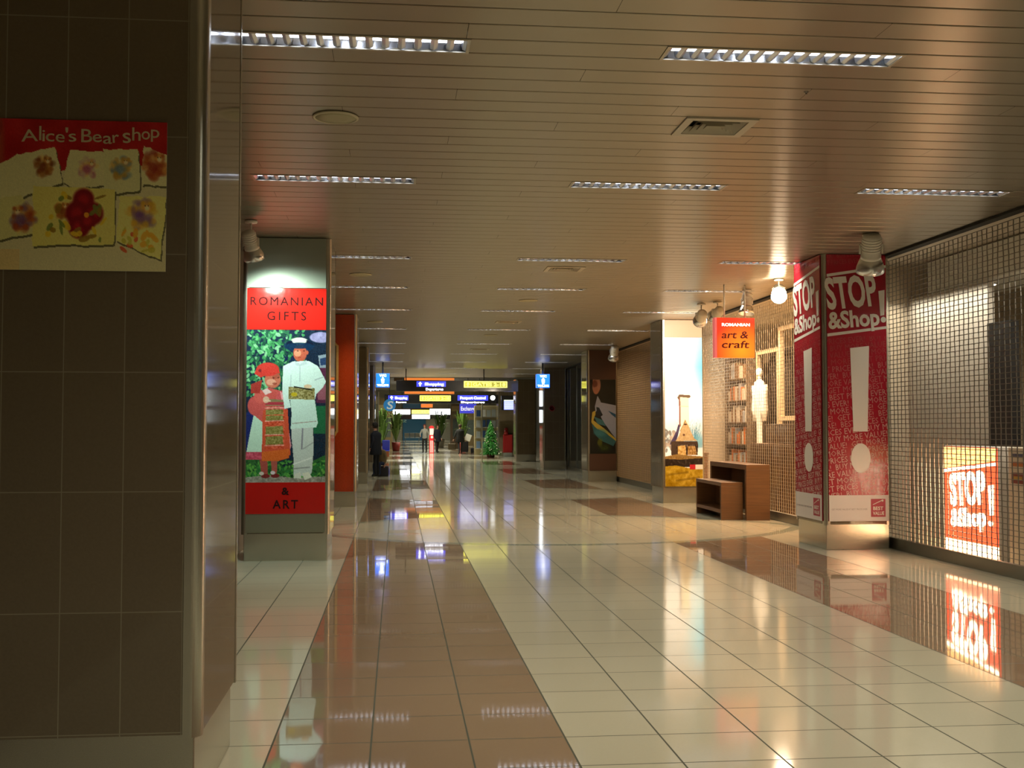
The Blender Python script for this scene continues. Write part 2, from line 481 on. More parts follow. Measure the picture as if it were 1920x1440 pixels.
# shop rooms on the right
M_SHOPW = mat('shop_wall_cream', (.62, .52, .38), .6)
M_SHOPC = mat('shop_ceiling', (.5, .44, .34), .6)
bm = BX((XR + .08, 10.4, 4.4, 4.5, 0, H), (XR + .08, 10.4, 15.35, 15.42, 0, H), (XR + .08, 10.4, 27.6, 27.7, 0, H),
        (XR + .08, 10.4, 33.4, 33.5, 0, H), (XR + .08, 10.4, 43.4, 43.5, 0, H), (10.3, 10.4, 4.5, 15.35, 0, H),
        (8.7, 8.8, 15.42, 27.6, 0, H), (8.2, 8.3, 27.7, 33.4, 0, H), (8.2, 8.3, 33.5, 43.4, 0, H), (8.2, 8.3, 43.5, HALL, 0, H))
struct('wall_inner', bm, M_SHOPW)
bm = BX((6.56, 10.4, 4.4, HALL, H, H + .1)); struct('ceiling.002', bm, M_SHOPC)

# ------------------------------------------------------------------ ceiling light fittings
def troffer_meshes():
    """one fitting, 1.5 x 0.25 m, its mouth at z = 0, x 0..1.5, y 0..0.25"""
    t = thing('ceiling_light', None, 'ceiling light')
    bm = bmesh.new()   # reflector trough with curved long sides
    prof = [(.020, 0), (.024, .035), (.045, .075), (.085, .095), (.165, .095), (.205, .075), (.226, .035), (.230, 0)]
    A = [bm.verts.new((.02, p, z)) for p, z in prof]; B = [bm.verts.new((1.48, p, z)) for p, z in prof]
    for i in range(len(prof) - 1):
        f = bm.faces.new((A[i], A[i + 1], B[i + 1], B[i])); f.smooth = True
    bm.faces.new(A); bm.faces.new(B[::-1])
    obj('reflector', bm, M_REFL, t, recalc=False)
    bm = bmesh.new()
    for a in ((0, 1.5, 0, .02, -.006, .03), (0, 1.5, .23, .25, -.006, .03), (0, .02, .02, .23, -.006, .03), (1.48, 1.5, .02, .23, -.006, .03)): box(bm, *a)
    obj('frame', bm, M_FRAME, t)
    bm = bmesh.new()   # parabolic cross blades
    n = 15
    for i in range(n + 1):
        x = .02 + 1.46 * i / n
        w = .020
        P = [(min(1.479, max(.021, a)), b_) for a, b_ in ((x - .002, .001), (x + .002, .001), (x + .022, .010), (x + .030, .05), (x + .030, .062), (x - .030, .062), (x - .030, .05), (x - .022, .010))]
        prism(bm, [(px, pz) for px, pz in P], 'xz', .026, .224)
    obj('louvre', bm, M_LOUV, t)
    bm = bmesh.new(); cyl(bm, (.05, .125, .030), (1.45, .125, .030), .014, seg=10)
    obj('tube', bm, M_TUBE, t)
    return t
trof = troffer_meshes()
row_name = ['nearest', 'second', 'third', 'fourth', 'fifth', 'sixth', 'seventh', 'eighth', 'ninth', 'tenth', 'farthest']
first = True
lamp_data = bpy.data.lights.new('tube_and_fill_light', 'AREA'); lamp_data.shape = 'RECTANGLE'; lamp_data.size = 1.4; lamp_data.size_y = .18
lamp_data.energy = TROFFER_W; lamp_data.color = FLUO; lamp_data.spread = math.radians(118)
back_fill_data = lamp_data.copy(); back_fill_data.energy = 58; back_fill_data.spread = math.radians(150)
for x, y in lights_at:
    if first: r = trof; first = False
    else:
        r = trof.copy(); COL.objects.link(r)
        for ch in list(trof.children):
            c = ch.copy(); COL.objects.link(c); c.parent = r
    r.location = (x, y, H)
    i = ROWS.index(y); side = 'left' if x < 0 else ('middle' if x < 3 else 'right')
    r['label'] = f'slim louvred ceiling light, {side} column, {row_name[i]} row from the viewer'
    r['group'] = 'louvred strip lights in the slatted ceiling'
    r['category'] = 'ceiling light'
for k, (x, y) in enumerate(lights_at):
    lo = bpy.data.objects.new('tube_and_fill_light', lamp_data); COL.objects.link(lo)
    lo.location = (x + .75, y + .125, H - .01)
for x, y in ((-1.3, -1.93), (1.62, -1.93), (4.46, -1.93), (1.62, 2.32), (4.46, 2.32)):   # added fill lamps without fittings, unseen behind and above the viewer
    lo = bpy.data.objects.new('tube_and_fill_light', back_fill_data); COL.objects.link(lo)
    lo.location = (x + .75, y + .125, H - .012)

# ------------------------------------------------------------------ vents, speakers, detector
def vent(x, y, label):
    t = thing('ceiling_vent', label, 'air vent', (x, y, H), 'square air vents in the slatted ceiling')
    m = mat('vent_white', (.55, .49, .37), .5)
    bm = bmesh.new(); a = .55; b = .5
    for q in ((0, a, 0, .06, -.012, .05), (0, a, b - .06, b, -.012, .05), (0, .06, .06, b - .06, -.012, .05), (a - .06, a, .06, b - .06, -.012, .05)): box(bm, q[0] + x, q[1] + x, q[2] + y, q[3] + y, q[4] + H, q[5] + H)
    obj('frame', bm, m, t)
    for k in range(4):
        i0 = .065 + k * .045; i1 = i0 + .034
        bm = bmesh.new()
        def ring(i, z): return [bm.verts.new((x + u, y + v, H + z)) for u, v in ((i, i), (a - i, i), (a - i, b - i), (i, b - i))]
        o1, o2 = ring(i0, -.008), ring(i1, .040); o3, o4 = ring(i0 + .003, -.009), ring(i1 + .003, .039)
        for r1, r2 in ((o1, o2), (o2, o4), (o4, o3)):
            for q in range(4): bm.faces.new((r1[q], r1[(q + 1) % 4], r2[(q + 1) % 4], r2[q]))
        obj('blade', bm, m, t)
    bm = BX((x + .06, x + a - .06, y + .06, y + b - .06, H + .07, H + .08)); obj('backing', bm, M_DARK, t)
for (x, y), l in zip(vents_at, ('large square air vent nearest the viewer in the ceiling', 'square air vent just beyond the third row of lights', 'square air vent beyond the fifth row of lights', 'small distant square air vent near the seventh row of lights')): vent(x, y, l)
def speaker(x, y, r, label):
    t = thing('ceiling_speaker', label, 'speaker', (x, y, H), 'round speakers in the slatted ceiling')
    bm = bmesh.new(); lathe(bm, [(r, -.004), (r, -.012), (r * .9, -.018), (r * .88, -.010)], (x, y, H), 32); obj('rim', bm, mat('speaker_rim', (.60, .55, .38), .5), t)
    bm = bmesh.new(); lathe(bm, [(r * .88, -.006), (r * .88, -.011), (r * .5, -.013), (.002, -.0135)], (x, y, H), 32); obj('grille', bm, mat('speaker_grille', (.40, .37, .22), .6), t)
for x, y, l in ((-.46, 8.33, 'round ceiling speaker nearest the viewer, left of the middle'), (-.55, 16.93, 'round ceiling speaker beside the poster of two children'), (2.35, 20.1, 'round ceiling speaker between the middle lights, beyond the second vent'), (-.48, 24.5, 'distant round ceiling speaker over the orange banner'), (2.31, 27.75, 'small distant round ceiling speaker in the middle of the ceiling')): speaker(x, y, .17, l)
bm = bmesh.new(); lathe(bm, [(.016, -.001), (.016, -.004), (.006, -.008), (.005, -.016), (.010, -.018), (.010, -.020)], (2.78, 7.38, H), 16)
tag(obj('sprinkler_head', bm, mat('grey_metal', (.3, .28, .24), .4, .8)), 'tiny sprinkler head in the slatted ceiling near the front right light', 'sprinkler')

# ------------------------------------------------------------------ pillars
def pillar(x0, x1, y0, y1, label, clad=None, group='tiled pillars along the hall', plinth=True):
    t = thing('pillar', label, 'pillar', ((x0 + x1) / 2, (y0 + y1) / 2, 0), group)
    r = .045; zt = H - .006; zb = .335
    bm = bmesh.new()
    g = .022
    # core behind the cladding slabs, which leave a dark gap beside the trims
    box(bm, x0 + .02, x1 - .02, y0 + .02, y1 - .02, zb, zt)
    obj('core', bm, M_DARK, t)
    bm = bmesh.new()
    i = r + g
    box(bm, x0 + i, x1 - i, y0 + .003, y0 + .02, zb, zt); box(bm, x0 + i, x1 - i, y1 - .02, y1 - .003, zb, zt)
    box(bm, x0 + .003, x0 + .02, y0 + i, y1 - i, zb, zt); box(bm, x1 - .02, x1 - .003, y0 + i, y1 - i, zb, zt)
    obj('cladding', bm, clad or M_CLAD, t)
    for cx, cy, sx, sy in ((x0, y0, 1, 1), (x1, y0, -1, 1), (x0, y1, 1, -1), (x1, y1, -1, -1)):
        bm = bmesh.new()
        pts = []
        for k in range(9):
            a = PI + k * PI / 16
            pts.append((cx + sx * (r + r * math.cos(a)), cy + sy * (r + r * math.sin(a))))
        pts = [(cx, cy + sy * (r + .03))] + pts + [(cx + sx * (r + .03), cy)] + [(cx + sx * (r + .03), cy + sy * .016), (cx + sx * .016, cy + sy * .016), (cx + sx * .016, cy + sy * (r + .03))]
        if sx * sy < 0: pts = pts[::-1]
        prism(bm, pts, 'xy', zb - .012, zt)
        for f in bm.faces:
            if abs(f.normal.z) < .5: f.smooth = False
        obj('corner_trim', bm, M_STEEL, t)
    bm = bmesh.new(); q = .03
    box(bm, x0 + q, x1 - q, y0 + q, y1 - q, 0, zb + .001, bevel=.006)
    obj('plinth', bm, M_STEEL, t)
    return t
LP = [(-1.85, -.8, y, y + 1.08) for y in (4.8, 13.75, 22.9, 32.3, 41.7)]
RP = [(5.58, 6.5, y, y + 1.08) for y in (14.3, 23.4, 32.8, 42.9)] + [(5.6, 6.6, 53.0, 54.1), (5.6, 6.6, 62.3, 63.4)]
LL = ['dark brown tiled pillar close by on the left, with the bear shop poster', 'brown tiled steel cornered pillar carrying the poster of two children',
      'brown pillar on the left behind the orange banner', 'narrow looking brown pillar on the left beyond the orange banner', 'farthest left pillar, beside the blue hanging square sign']
RL = ['pillar wrapped in red poster faces beside the large shutter', 'pillar carrying the tall poster of a wooden church', 'brown pillar with the dark poster of a shirt collar, right side',
      'plain dark brown pillar below the right blue square sign', 'brown steel edged pillar left of the plain dark pillar', 'distant brown pillar behind the red fire cabinet']
for a, l in zip(LP, LL): pillar(*a, l)
for a, l in zip(RP, RL): pillar(*a, l)

# ------------------------------------------------------------------ poster of two children (left pillar)
def children_picture():
    p = Paint(170, 320, '#16283f')
    # leaves behind
    p.leaves((0, .55, 0, .45), 420, ['#3f8f55', '#5fb070', '#2c6a45', '#8fd09a', '#1c4a3a'], .03)
    p.leaves((.5, .72, 0, .28), 90, ['#3f8f55', '#5fb070', '#1c4a3a'], .025)
    p.leaves((.3, .6, .18, .5), 90, ['#1c4a3a', '#10204a', '#2c6a45'], .03)
    p.ell(.93, .05, .14, .035, '#9a94c4'); p.noise(.15, 30, (.8, 1, 0, .1))
    p.poly([(.9, .17), (1, .16), (1, .25), (.92, .25)], '#8fa0b0'); p.poly([(.92, .19), (1, .18), (1, .23), (.93, .235)], '#28406a')
    p.poly([(.85, .25), (1, .25), (1, .48), (.88, .48)], '#5a2a48'); p.poly([(.88, .37), (1, .36), (1, .46), (.9, .46)], '#9a5a6a')
    p.poly([(.85, .5), (1, .5), (1, .68), (.85, .68)], '#1f6a45')
    p.poly([(.85, .68), (1, .68), (1, .9), (.8, .9)], '#10283c')
    p.poly([(0, .55), (.1, .5), (.1, .8), (0, .85)], '#1a2a6a')
    # grass and path
    p.poly([(0, .84), (.3, .86), (.5, .9), (.8, .87), (1, .82), (1, 1), (0, 1)], '#2f6a35')
    p.leaves((0, 1, .86, .97), 260, ['#4fa045', '#2a7a3a', '#1c4a2a', '#6ab04a'], .022)
    p.poly([(0, .965), (.3, .95), (.6, .97), (1, .96), (1, 1), (0, 1)], '#9a9a90'); p.noise(.25, 60, (0, 1, .95, 1))
    # girl: legs, skirt, shirt, apron, face, scarf
    p.poly([(.17, .83), (.27, .83), (.28, .95), (.2, .95)], '#a85048'); p.poly([(.31, .83), (.4, .83), (.39, .94), (.33, .94)], '#b05a50')
    p.ell(.25, .957, .055, .014, '#7a2a2a'); p.ell(.37, .955, .055, .014, '#7a2a2a'); p.ell(.2, .94, .03, .012, '#d8d0c8'); p.ell(.34, .935, .03, .012, '#d8d0d8')
    p.poly([(.1, .55), (.25, .58), (.2, .84), (.0, .84), (.03, .74)], '#c8ead8'); p.poly([(.0, .80), (.2, .8), (.2, .85), (.0, .85)], '#c85068'); p.noise(.2, 60, (0, .2, .8, .85))
    p.poly([(.52, .6), (.57, .76), (.55, .79), (.5, .78)], '#e09aa8')
    p.poly([(.16, .42), (.27, .38), (.42, .4), (.5, .46), (.51, .55), (.28, .57), (.24, .62), (.12, .57), (.02, .5), (.08, .46)], '#d05a56')
    p.ell(.12, .5, .1, .065, '#cc5856'); p.ell(.17, .44, .07, .045, '#d8625c'); p.ell(.45, .47, .08, .07, '#d05a60')
    p.poly([(.06, .36), (.2, .33), (.17, .42), (.06, .42)], '#a83a34')
    p.poly([(.2, .4), (.26, .385), (.32, .41), (.24, .43)], '#e8c8c8'); p.poly([(.42, .4), (.46, .42), (.5, .5), (.46, .5)], '#f0a8b0')
    p.poly([(.21, .53), (.52, .52), (.56, .82), (.3, .85), (.2, .84)], '#d4553a')
    p.poly([(.2, .8), (.55, .78), (.54, .84), (.4, .86), (.2, .86)], '#dc6a2c')
    p.poly([(.24, .455), (.5, .46), (.5, .5), (.24, .5)], '#8a7a58'); p.poly([(.24, .475), (.5, .475), (.5, .495), (.24, .495)], '#b03a48')
    for y in (.525, .565, .635, .70): p.poly([(.25, y), (.46, y - .004), (.47, y + .03 + (.02 if y > .6 else 0)), (.25, y + .035 + (.02 if y > .6 else 0))], '#8c8448')
    for y in (.515, .60, .69, .76): p.line([(.24, y), (.47, y - .004)], .008, '#e8a090')
    p.noise(.28, 80, (.24, .48, .5, .78))
    p.ell(.25, .46, .04, .022, '#e0b8a0'); p.line([(.24, .465), (.3, .468)], .012, '#e8c8b0')
    p.ell(.33, .33, .1, .055, '#c8705a'); p.ell(.31, .345, .06, .02, '#e0a088'); p.ell(.37, .305, .05, .02, '#b05a48'); p.ell(.34, .318, .014, .006, '#502018', al=.65); p.ell(.4, .315, .012, .006, '#502018', al=.65); p.ell(.355, .355, .03, .007, '#802820', al=.6)
    p.ell(.27, .262, .14, .045, '#d03c34'); p.poly([(.1, .29), (.14, .24), (.25, .225), (.4, .25), (.42, .29), (.3, .275), (.25, .3), (.18, .315)], '#d03c34'); p.ell(.17, .27, .02, .01, '#802830')
    # boy: hat, face, shirt, belt, skirt of the shirt, trousers
    p.ell(.66, .105, .19, .042, '#0e2c4c'); p.ell(.66, .078, .11, .026, '#d8d8c8'); p.poly([(.5, .085), (.58, .068), (.76, .068), (.84, .09), (.84, .1), (.5, .1)], '#0e1a34'); p.ell(.66, .075, .09, .022, '#e4e4d4')
    p.ell(.67, .155, .085, .056, '#c4604a'); p.ell(.64, .155, .045, .022, '#e09878'); p.ell(.64, .14, .012, .005, '#401810', al=.65); p.ell(.72, .14, .012, .005, '#401810', al=.65); p.ell(.665, .183, .022, .005, '#9a4030', al=.6); p.ell(.76, .15, .015, .014, '#c4604a')
    p.ell(.66, .105, .17, .02, '#0e2c4c', al=.9)
    p.poly([(.46, .24), (.58, .21), (.78, .205), (.9, .24), (1.0, .34), (.96, .38), (.88, .42), (.86, .46), (.54, .46), (.56, .51), (.48, .52), (.45, .4)], '#dcf4f0')
    p.poly([(.6, .205), (.67, .225), (.75, .2), (.76, .225), (.67, .24), (.62, .235)], '#c4d4dc'); p.line([(.67, .24), (.67, .34)], .006, '#b8ccd0')
    p.line([(.86, .33), (.97, .31)], .01, '#b8ccd0'); p.line([(.56, .3), (.55, .42)], .008, '#c0d4d8')
    p.poly([(.53, .375), (.86, .385), (.86, .46), (.53, .455)], '#948a58'); p.noise(.45, 90, (.53, .86, .38, .455)); p.ell(.6, .425, .04, .014, '#c8b02c'); p.line([(.6, .375), (.82, .395)], .01, '#181818'); p.ell(.77, .372, .05, .012, '#e8c8a8')
    p.poly([(.55, .455), (.86, .46), (.9, .61), (.88, .64), (.6, .66), (.56, .65), (.57, .55)], '#d4f0e8'); p.line([(.58, .615), (.88, .6)], .006, '#a89890')
    p.poly([(.57, .65), (.84, .64), (.85, .78), (.83, .93), (.8, .96), (.6, .955), (.6, .85), (.57, .7)], '#ccd8d4')
    p.line([(.71, .65), (.7, .78)], .012, '#8a8a98'); p.line([(.72, .78), (.84, .74)], .01, '#a8b0b0'); p.line([(.6, .88), (.82, .84)], .012, '#e8f0ec'); p.line([(.6, .91), (.8, .9)], .01, '#98a0a0')
    p.poly([(.62, .945), (.68, .93), (.7, .975), (.6, .97)], '#e0e4d8'); p.poly([(.71, .94), (.79, .93), (.83, .965), (.74, .985)], '#e8ecdc')
    p.noise(.10)
    return p
M_PRINT = print_material('printed_poster', .22, .8)
M_PRINT_DULL = print_material('printed_paper', .5, .1)
def children_poster():
    M = panel((-1.325, 13.75, 0), '-y')
    t = thing('poster', 'tall red poster with two children in folk costume, reading ROMANIAN GIFTS & ART', 'poster', (-1.325, 13.74, .35))
    bm = bmesh.new(); sheet(bm, M, -.465, .465, 3.29, 3.89, .004, .012); obj('steel_panel', bm, mat('pale_brushed_panel', (.34, .38, .31), .42, .35), t)
    bm = bmesh.new(); sheet(bm, M, -.465, .465, .345, .57, .004, .012); obj('lower_panel', bm, mat('dull_lower_panel', (.28, .27, .2), .4, .7), t)
    bm = bmesh.new(); sheet(bm, M, -.47, .47, 2.78, 3.28, .004, .016)
    obj('title_panel', bm, mat('wavy_red_film', (.66, .018, .012), .14, coat=1.0, bump=.25, bscale=7), t)
    bm = bmesh.new(); sheet(bm, M, -.47, .47, .57, .945, .004, .016); obj('bottom_panel', bm, mat('deep_red_film', (.50, .006, .004), .25, coat=.5), t)
    for s_, v_, h_, w_, b_, sp in (('ROMANIAN', 3.075, .10, .86, .0, 1.25), ('GIFTS', 2.895, .105, .46, .0, 1.35), ('&', .80, .085, .09, .03, 1), ('ART', .635, .10, .30, .02, 1.3)):
        bm = bmesh.new(); text_bm(bm, M, s_, 0, v_, h_, .021, width=w_, bold=b_, align='CENTER', space=sp)
        obj('lettering', bm, M_INK, t)
    picture_mesh('picture', children_picture(), M, -.47, .47, .945, 2.78, .017, M_PRINT, t)
    return t
children_poster()

# ------------------------------------------------------------------ bear shop poster (near pillar)
def bears_picture():
    p = Paint(300, 210, '#c4bd8c')
    # 0..1 over x -1.80 .. -.965 ; y down over 2.88 .. 2.25
    p.poly([(0, 0), (1, 0), (1, .28), (0, .4)], '#a0140f'); p.noise(.10, 14, (0, 1, 0, .3))
    def torn(pts, c='#cbc78f'):
        q = []
        for (x0, y0), (x1, y1) in zip(pts, pts[1:] + pts[:1]):
            for k in range(8):
                f = k / 8; q.append((x0 + (x1 - x0) * f + (p.r.rand() - .5) * .008, y0 + (y1 - y0) * f + (p.r.rand() - .5) * .012))
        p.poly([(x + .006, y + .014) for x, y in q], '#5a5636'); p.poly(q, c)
    def bear(cx, cy, s, c, d, tilt=0):
        k = 300 / 210
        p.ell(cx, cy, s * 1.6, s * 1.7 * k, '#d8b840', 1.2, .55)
        for dx, dy, rx, ry, cc in ((0, .55, .75, .8, c), (-.6, .3, .28, .45, d), (.6, .3, .28, .45, d), (-.5, 1.2, .42, .32, d), (.5, 1.2, .42, .32, d), (0, -.45, .62, .55, c), (-.5, -.9, .24, .22, d), (.5, -.9, .24, .22, d), (0, -.3, .28, .22, '#e0d0a0')):
            p.ell(cx + dx * s, cy + dy * s * k, rx * s, ry * s * k, cc, .5, .9)
        p.ell(cx - .2 * s, cy - .55 * s * k, .07 * s, .09 * s * k, '#201008'); p.ell(cx + .2 * s, cy - .55 * s * k, .07 * s, .09 * s * k, '#201008'); p.ell(cx, cy - .36 * s * k, .1 * s, .08 * s * k, '#201008')
    p.ell(.16, .2, .06, .3, '#9a3a20', .4); p.ell(.155, .06, .055, .09, '#8a2814'); p.ell(.11, .38, .05, .1, '#7a1a10'); p.ell(.12, .22, .03, .08, '#c87a4a', .8); p.ell(.1, .12, .08, .15, '#a8b050', .5, .6)
    torn([(.0, .46), (.28, .24), (.46, .18), (.5, .42), (.24, .56), (.0, .62)])
    torn([(.53, .2), (.7, .21), (.76, .42), (.56, .46), (.5, .42)]); torn([(.69, .19), (.86, .19), (.87, .46), (.7, .5)], '#c8c68c')
    torn([(.885, .16), (1.0, .22), (1.0, .43), (.88, .42)])
    torn([(0, .6), (.3, .5), (.42, .74), (0, .86)], '#c6c27c'); torn([(.36, .44), (.75, .46), (.75, .82), (.36, .84)], '#cfc66a'); torn([(.77, .5), (1.0, .5), (.97, .92), (.76, .8)], '#d2ca74')
    def toy(cx, cy, s, c, d, flip=1):
        k = 300 / 210
        for _ in range(46):
            a = p.r.rand() * 6.28; r_ = p.r.rand() ** .5
            p.ell(cx + math.cos(a) * r_ * s * 1.25, cy + math.sin(a) * r_ * s * 1.3 * k, s * (.2 + .3 * p.r.rand()), s * (.2 + .3 * p.r.rand()) * k, [c, d, '#d8b860', c][p.r.randint(4)], .8, .5)
        for dx, dy, q, cc in ((.45 * flip, -.75, .5, '#c89848'), (.1 * flip, -1.05, .2, c), (.85 * flip, -1.0, .2, c), (.5 * flip, -.6, .24, '#e8d8a8'), (-.2, .2, .6, d), (-.7, .8, .3, c), (.4, .9, .3, c)):
            p.ell(cx + dx * s, cy + dy * s * k, q * s, q * s * k, cc, .8, .75)
        for e in (.32, .62): p.ell(cx + e * s * flip, cy - .82 * s * k, .06 * s, .07 * s * k, '#2a1408', .6, .8)
    _bear = bear
    def bear(cx, cy, s, c, d): toy(cx, cy, s * 1.12, c, d, 1 if cx > .35 else -1)
    bear(.41, .31, .03, '#8a4a1c', '#6a3010'); bear(.62, .32, .03, '#c0a888', '#a04868'); bear(.78, .31, .035, '#b08a3c', '#5a7a8a'); bear(.94, .29, .04, '#a04a20', '#8a2a1c')
    bear(.5, .6, .025, '#a05a20', '#804018'); bear(.88, .62, .045, '#c8a030', '#6a4878'); bear(.31, .66, .04, '#a04820', '#5a3a6a')
    for dx, dy, r_ in ((.0, -.09, .05), (-.03, .0, .055), (.045, .0, .05), (-.02, .09, .05), (.02, .05, .04)): p.ell(.60 + dx, .62 + dy, r_, r_ * 1.5, '#7a0a14', .3); p.ell(.60 + dx, .62 + dy, r_ * .5, r_ * .7, '#a01a20', .8)
    p.ell(.615, .63, .012, .018, '#d08a20')
    p.leaves((.42, .74, .48, .8), 26, ['#8a6a20', '#6a7a30', '#d8b830'], .02); p.leaves((.79, .95, .72, .86), 20, ['#c8502a', '#d8a030', '#b8b040'], .018)
    p.poly([(0, .86), (.3, .86), (.3, 1), (0, 1)], '#c8b478')
    p.poly([(.0, .1), (.05, 0), (.1, .5), (0, .6)], '#8a9a4a')
    p.noise(.05)
    p.a = np.clip(p.a * 1.22, 0, 1)
    return p
def bear_poster():
    M = panel((0, 4.80, 0), '-y')
    t = thing('poster', 'cream and red teddy bear poster reading Alice\'s Bear Shop on the near left pillar', 'poster', (-1.38, 4.795, 2.25))
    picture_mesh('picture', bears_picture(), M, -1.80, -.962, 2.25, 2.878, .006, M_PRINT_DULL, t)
    bm = bmesh.new()
    m = mat('tan_lettering', (.66, .56, .32), .6)
    x = -1.548
    for i, (ch, w, dv, rot, h) in enumerate((('A', .070, -.004, .06, .050), ('l', .009, .004, 0, .060), ('i', .011, 0, 0, .050), ('c', .036, 0, 0, .050), ('e', .038, 0, -.1, .050), ("'", .012, .0, 0, .058), ('s', .032, 0, .1, .050),
                             (' ', .012, 0, 0, .05), ('B', .046, 0, 0, .056), ('e', .038, 0, .1, .05), ('a', .038, -.004, 0, .05), ('r', .028, 0, .1, .05), (' ', .008, 0, 0, 0), ('s', .034, 0, .1, .064), ('h', .036, .012, 0, .056), ('o', .036, .018, 0, .052), ('p', .036, .026, 0, .052))):
        if ch != ' ': text_bm(bm, M, ch, x, 2.786 + dv, h, .009, width=w * .95, bold=.004, rot=rot)
        x += w * .96 + .0035
    obj('lettering', bm, m, t)
    return t
bear_poster()

# ------------------------------------------------------------------ red sale posters
PHR = 'BEST PRICES EVER!  BUY MORE VALUE!  GET MORE!  '
def sale_graphics(M, W, z0, z1, t, lit=False, full=True):
    """u 0..W, v z0..z1"""
    cw = mat('sale_white', (.78, .74, .68), .35) if not lit else mat('lit_white', (.9, .9, .8), .4, emis=(1, .86, .55), estr=8)
    red = mat('sale_red', (.40, .012, .03), .2, coat=.4) if not lit else mat('lit_red', (.6, .03, .02), .4, emis=(.9, .06, .02), estr=.9)
    bm = bmesh.new(); sheet(bm, M, 0, W, z0, z1, .0, .012); obj('red_panel', bm, red, t)
    Hh = z1 - z0
    if full:
        shades = [mat('sale_text_%d' % k, tuple(a + (b - a) * k / 4 for a, b in zip((.40, .035, .04), (.66, .42, .38))), .35) for k in range(5)]
        bm = bmesh.new(); n = 26; clip = (.0, W, z0 + .335, z1 - 1.08)
        rot = .12; rh = .078; pitch = .108
        k = 0; v = z1 - 1.12
        while v > z0 + .1:
            s = int(min(4, max(0, (z1 - v - 1.0) / (Hh - 1.4) * 5)))
            off = (k * 11) % len(PHR)
            text_bm(bm, M, (PHR[off:] + PHR + PHR[:6])[:34], -.25, v - .12 * 0 - .1, rh, .013, .001, width=1.62, bold=.0, rot=rot * (.55 + .6 * (1 - max(0, (v - z0) / Hh))), mi=s, clip=clip, res=1)
            v -= pitch * .86; k += 1
        obj('small_print', bm, shades, t)['kind'] = 'stuff'
        bm = bmesh.new()
        text_bm(bm, M, PHR, -.1, z1 - .15, .06, .013, .001, width=1.6, rot=.08, clip=(0, W, z1 - .3, z1 - .02), res=1)
        obj('faint_print', bm, mat('faint_print', (.46, .03, .04), .4), t)['kind'] = 'stuff'; bm = bmesh.new()
        text_bm(bm, M, PHR[8:] + PHR[:8], -.2, z1 - .07, .06, .013, .001, width=1.6, rot=.08, clip=(0, W, z1 - .3, z1 - .0), res=1)
        obj('faint_print', bm, mat('faint_print', (.46, .03, .04), .4), t)['kind'] = 'stuff'
        # white rules
        bm = bmesh.new()
        polysheet(bm, M, [(0, z1 - .30), (W, z1 - .17), (W, z1 - .135), (0, z1 - .262)], .014, .001)
        obj('white_rule', bm, cw, t); bm = bmesh.new()
        polysheet(bm, M, [(0, z1 - 1.09), (W, z1 - .98), (W, z1 - .945), (0, z1 - 1.05)], .014, .001)
        obj('white_rule', bm, cw, t)
        # headline plate
        bm = bmesh.new(); polysheet(bm, M, [(0, z1 - 1.05), (W, z1 - .945), (W, z1 - .17), (0, z1 - .30)], .0125, .0008)
        obj('headline_panel', bm, mat('headline_red', (.33, .004, .02), .2, coat=.5), t)
        bm = bmesh.new()
        text_bm(bm, M, 'STOP', .01, z1 - .72, .40, .016, .003, width=W * .86, bold=.03, rot=.09, shear=-.05)
        polysheet(bm, M, [(W * .87, z1 - .48), (W * .975, z1 - .465), (W * .965, z1 - .80), (W * .90, z1 - .81)], .016, .003)
        text_bm(bm, M, '&Shop', .02, z1 - .985, .215, .016, .003, width=W * .87, bold=.03, rot=.085)
        polysheet(bm, M, oval(W * .95, z1 - .86, W * .045, .038), .016, .003)
        obj('headline', bm, cw, t)
        # exclamation mark
        bm = bmesh.new()
        polysheet(bm, M, [(W * .38, z1 - 1.24), (W * .70, z1 - 1.21), (W * .66, z1 - 2.34), (W * .42, z1 - 2.34)], .016, .002)
        polysheet(bm, M, oval(W * .54, z1 - 2.69, W * .165, .195, 40), .016, .002)
        obj('exclamation_mark', bm, cw, t)
        # foot band and square mark
        bm = bmesh.new(); sheet(bm, M, 0, W, z0, z0 + .34, .013, .003); obj('white_band', bm, mat('band_white', (.72, .68, .66), .35), t)
        bm = bmesh.new(); sheet(bm, M, W * .70, W * .945, z0 + .055, z0 + .29, .017, .001); mk = obj('square_mark', bm, mat('mark_red', (.42, .012, .05), .4), t)
        bm = bmesh.new()
        text_bm(bm, M, 'BEST', W * .735, z0 + .145, .045, .019, .001, width=W * .17, bold=.02); text_bm(bm, M, 'VALUE', W * .73, z0 + .08, .045, .019, .001, width=W * .19, bold=.02)
        polysheet(bm, M, [(W * .73, z0 + .21), (W * .89, z0 + .268), (W * .88, z0 + .275), (W * .73, z0 + .218)], .019, .001); polysheet(bm, M, oval(W * .895, z0 + .268, .014, .014, 8), .019, .001)
        obj('mark_lettering', bm, cw, mk)
        bm = bmesh.new(); text_bm(bm, M, 'GET MORE VALUE AT BEST PRICES EVER', W * .04, z0 + .145, .022, .017, .0008, width=W * .60); obj('caption', bm, mat('caption_grey', (.35, .30, .30), .5), t)
W_ = 6.5 - 5.58 - .11
tP = thing('poster', 'red STOP & Shop! poster on the wide front face of the right pillar', 'poster', (6.04, 14.28, .38), 'red sale posters wrapped around the pillar')
sale_graphics(panel((5.58 + .055, 14.297, 0), '-y'), W_ , .375, 3.89, tP)
tP = thing('poster', 'red STOP & Shop! poster seen at a slant on the pillar side facing the hall', 'poster', (5.56, 14.84, .38), 'red sale posters wrapped around the pillar')
sale_graphics(panel((5.577, 15.38 - .055, 0), '-x'), 1.08 - .11, .375, 3.89, tP)

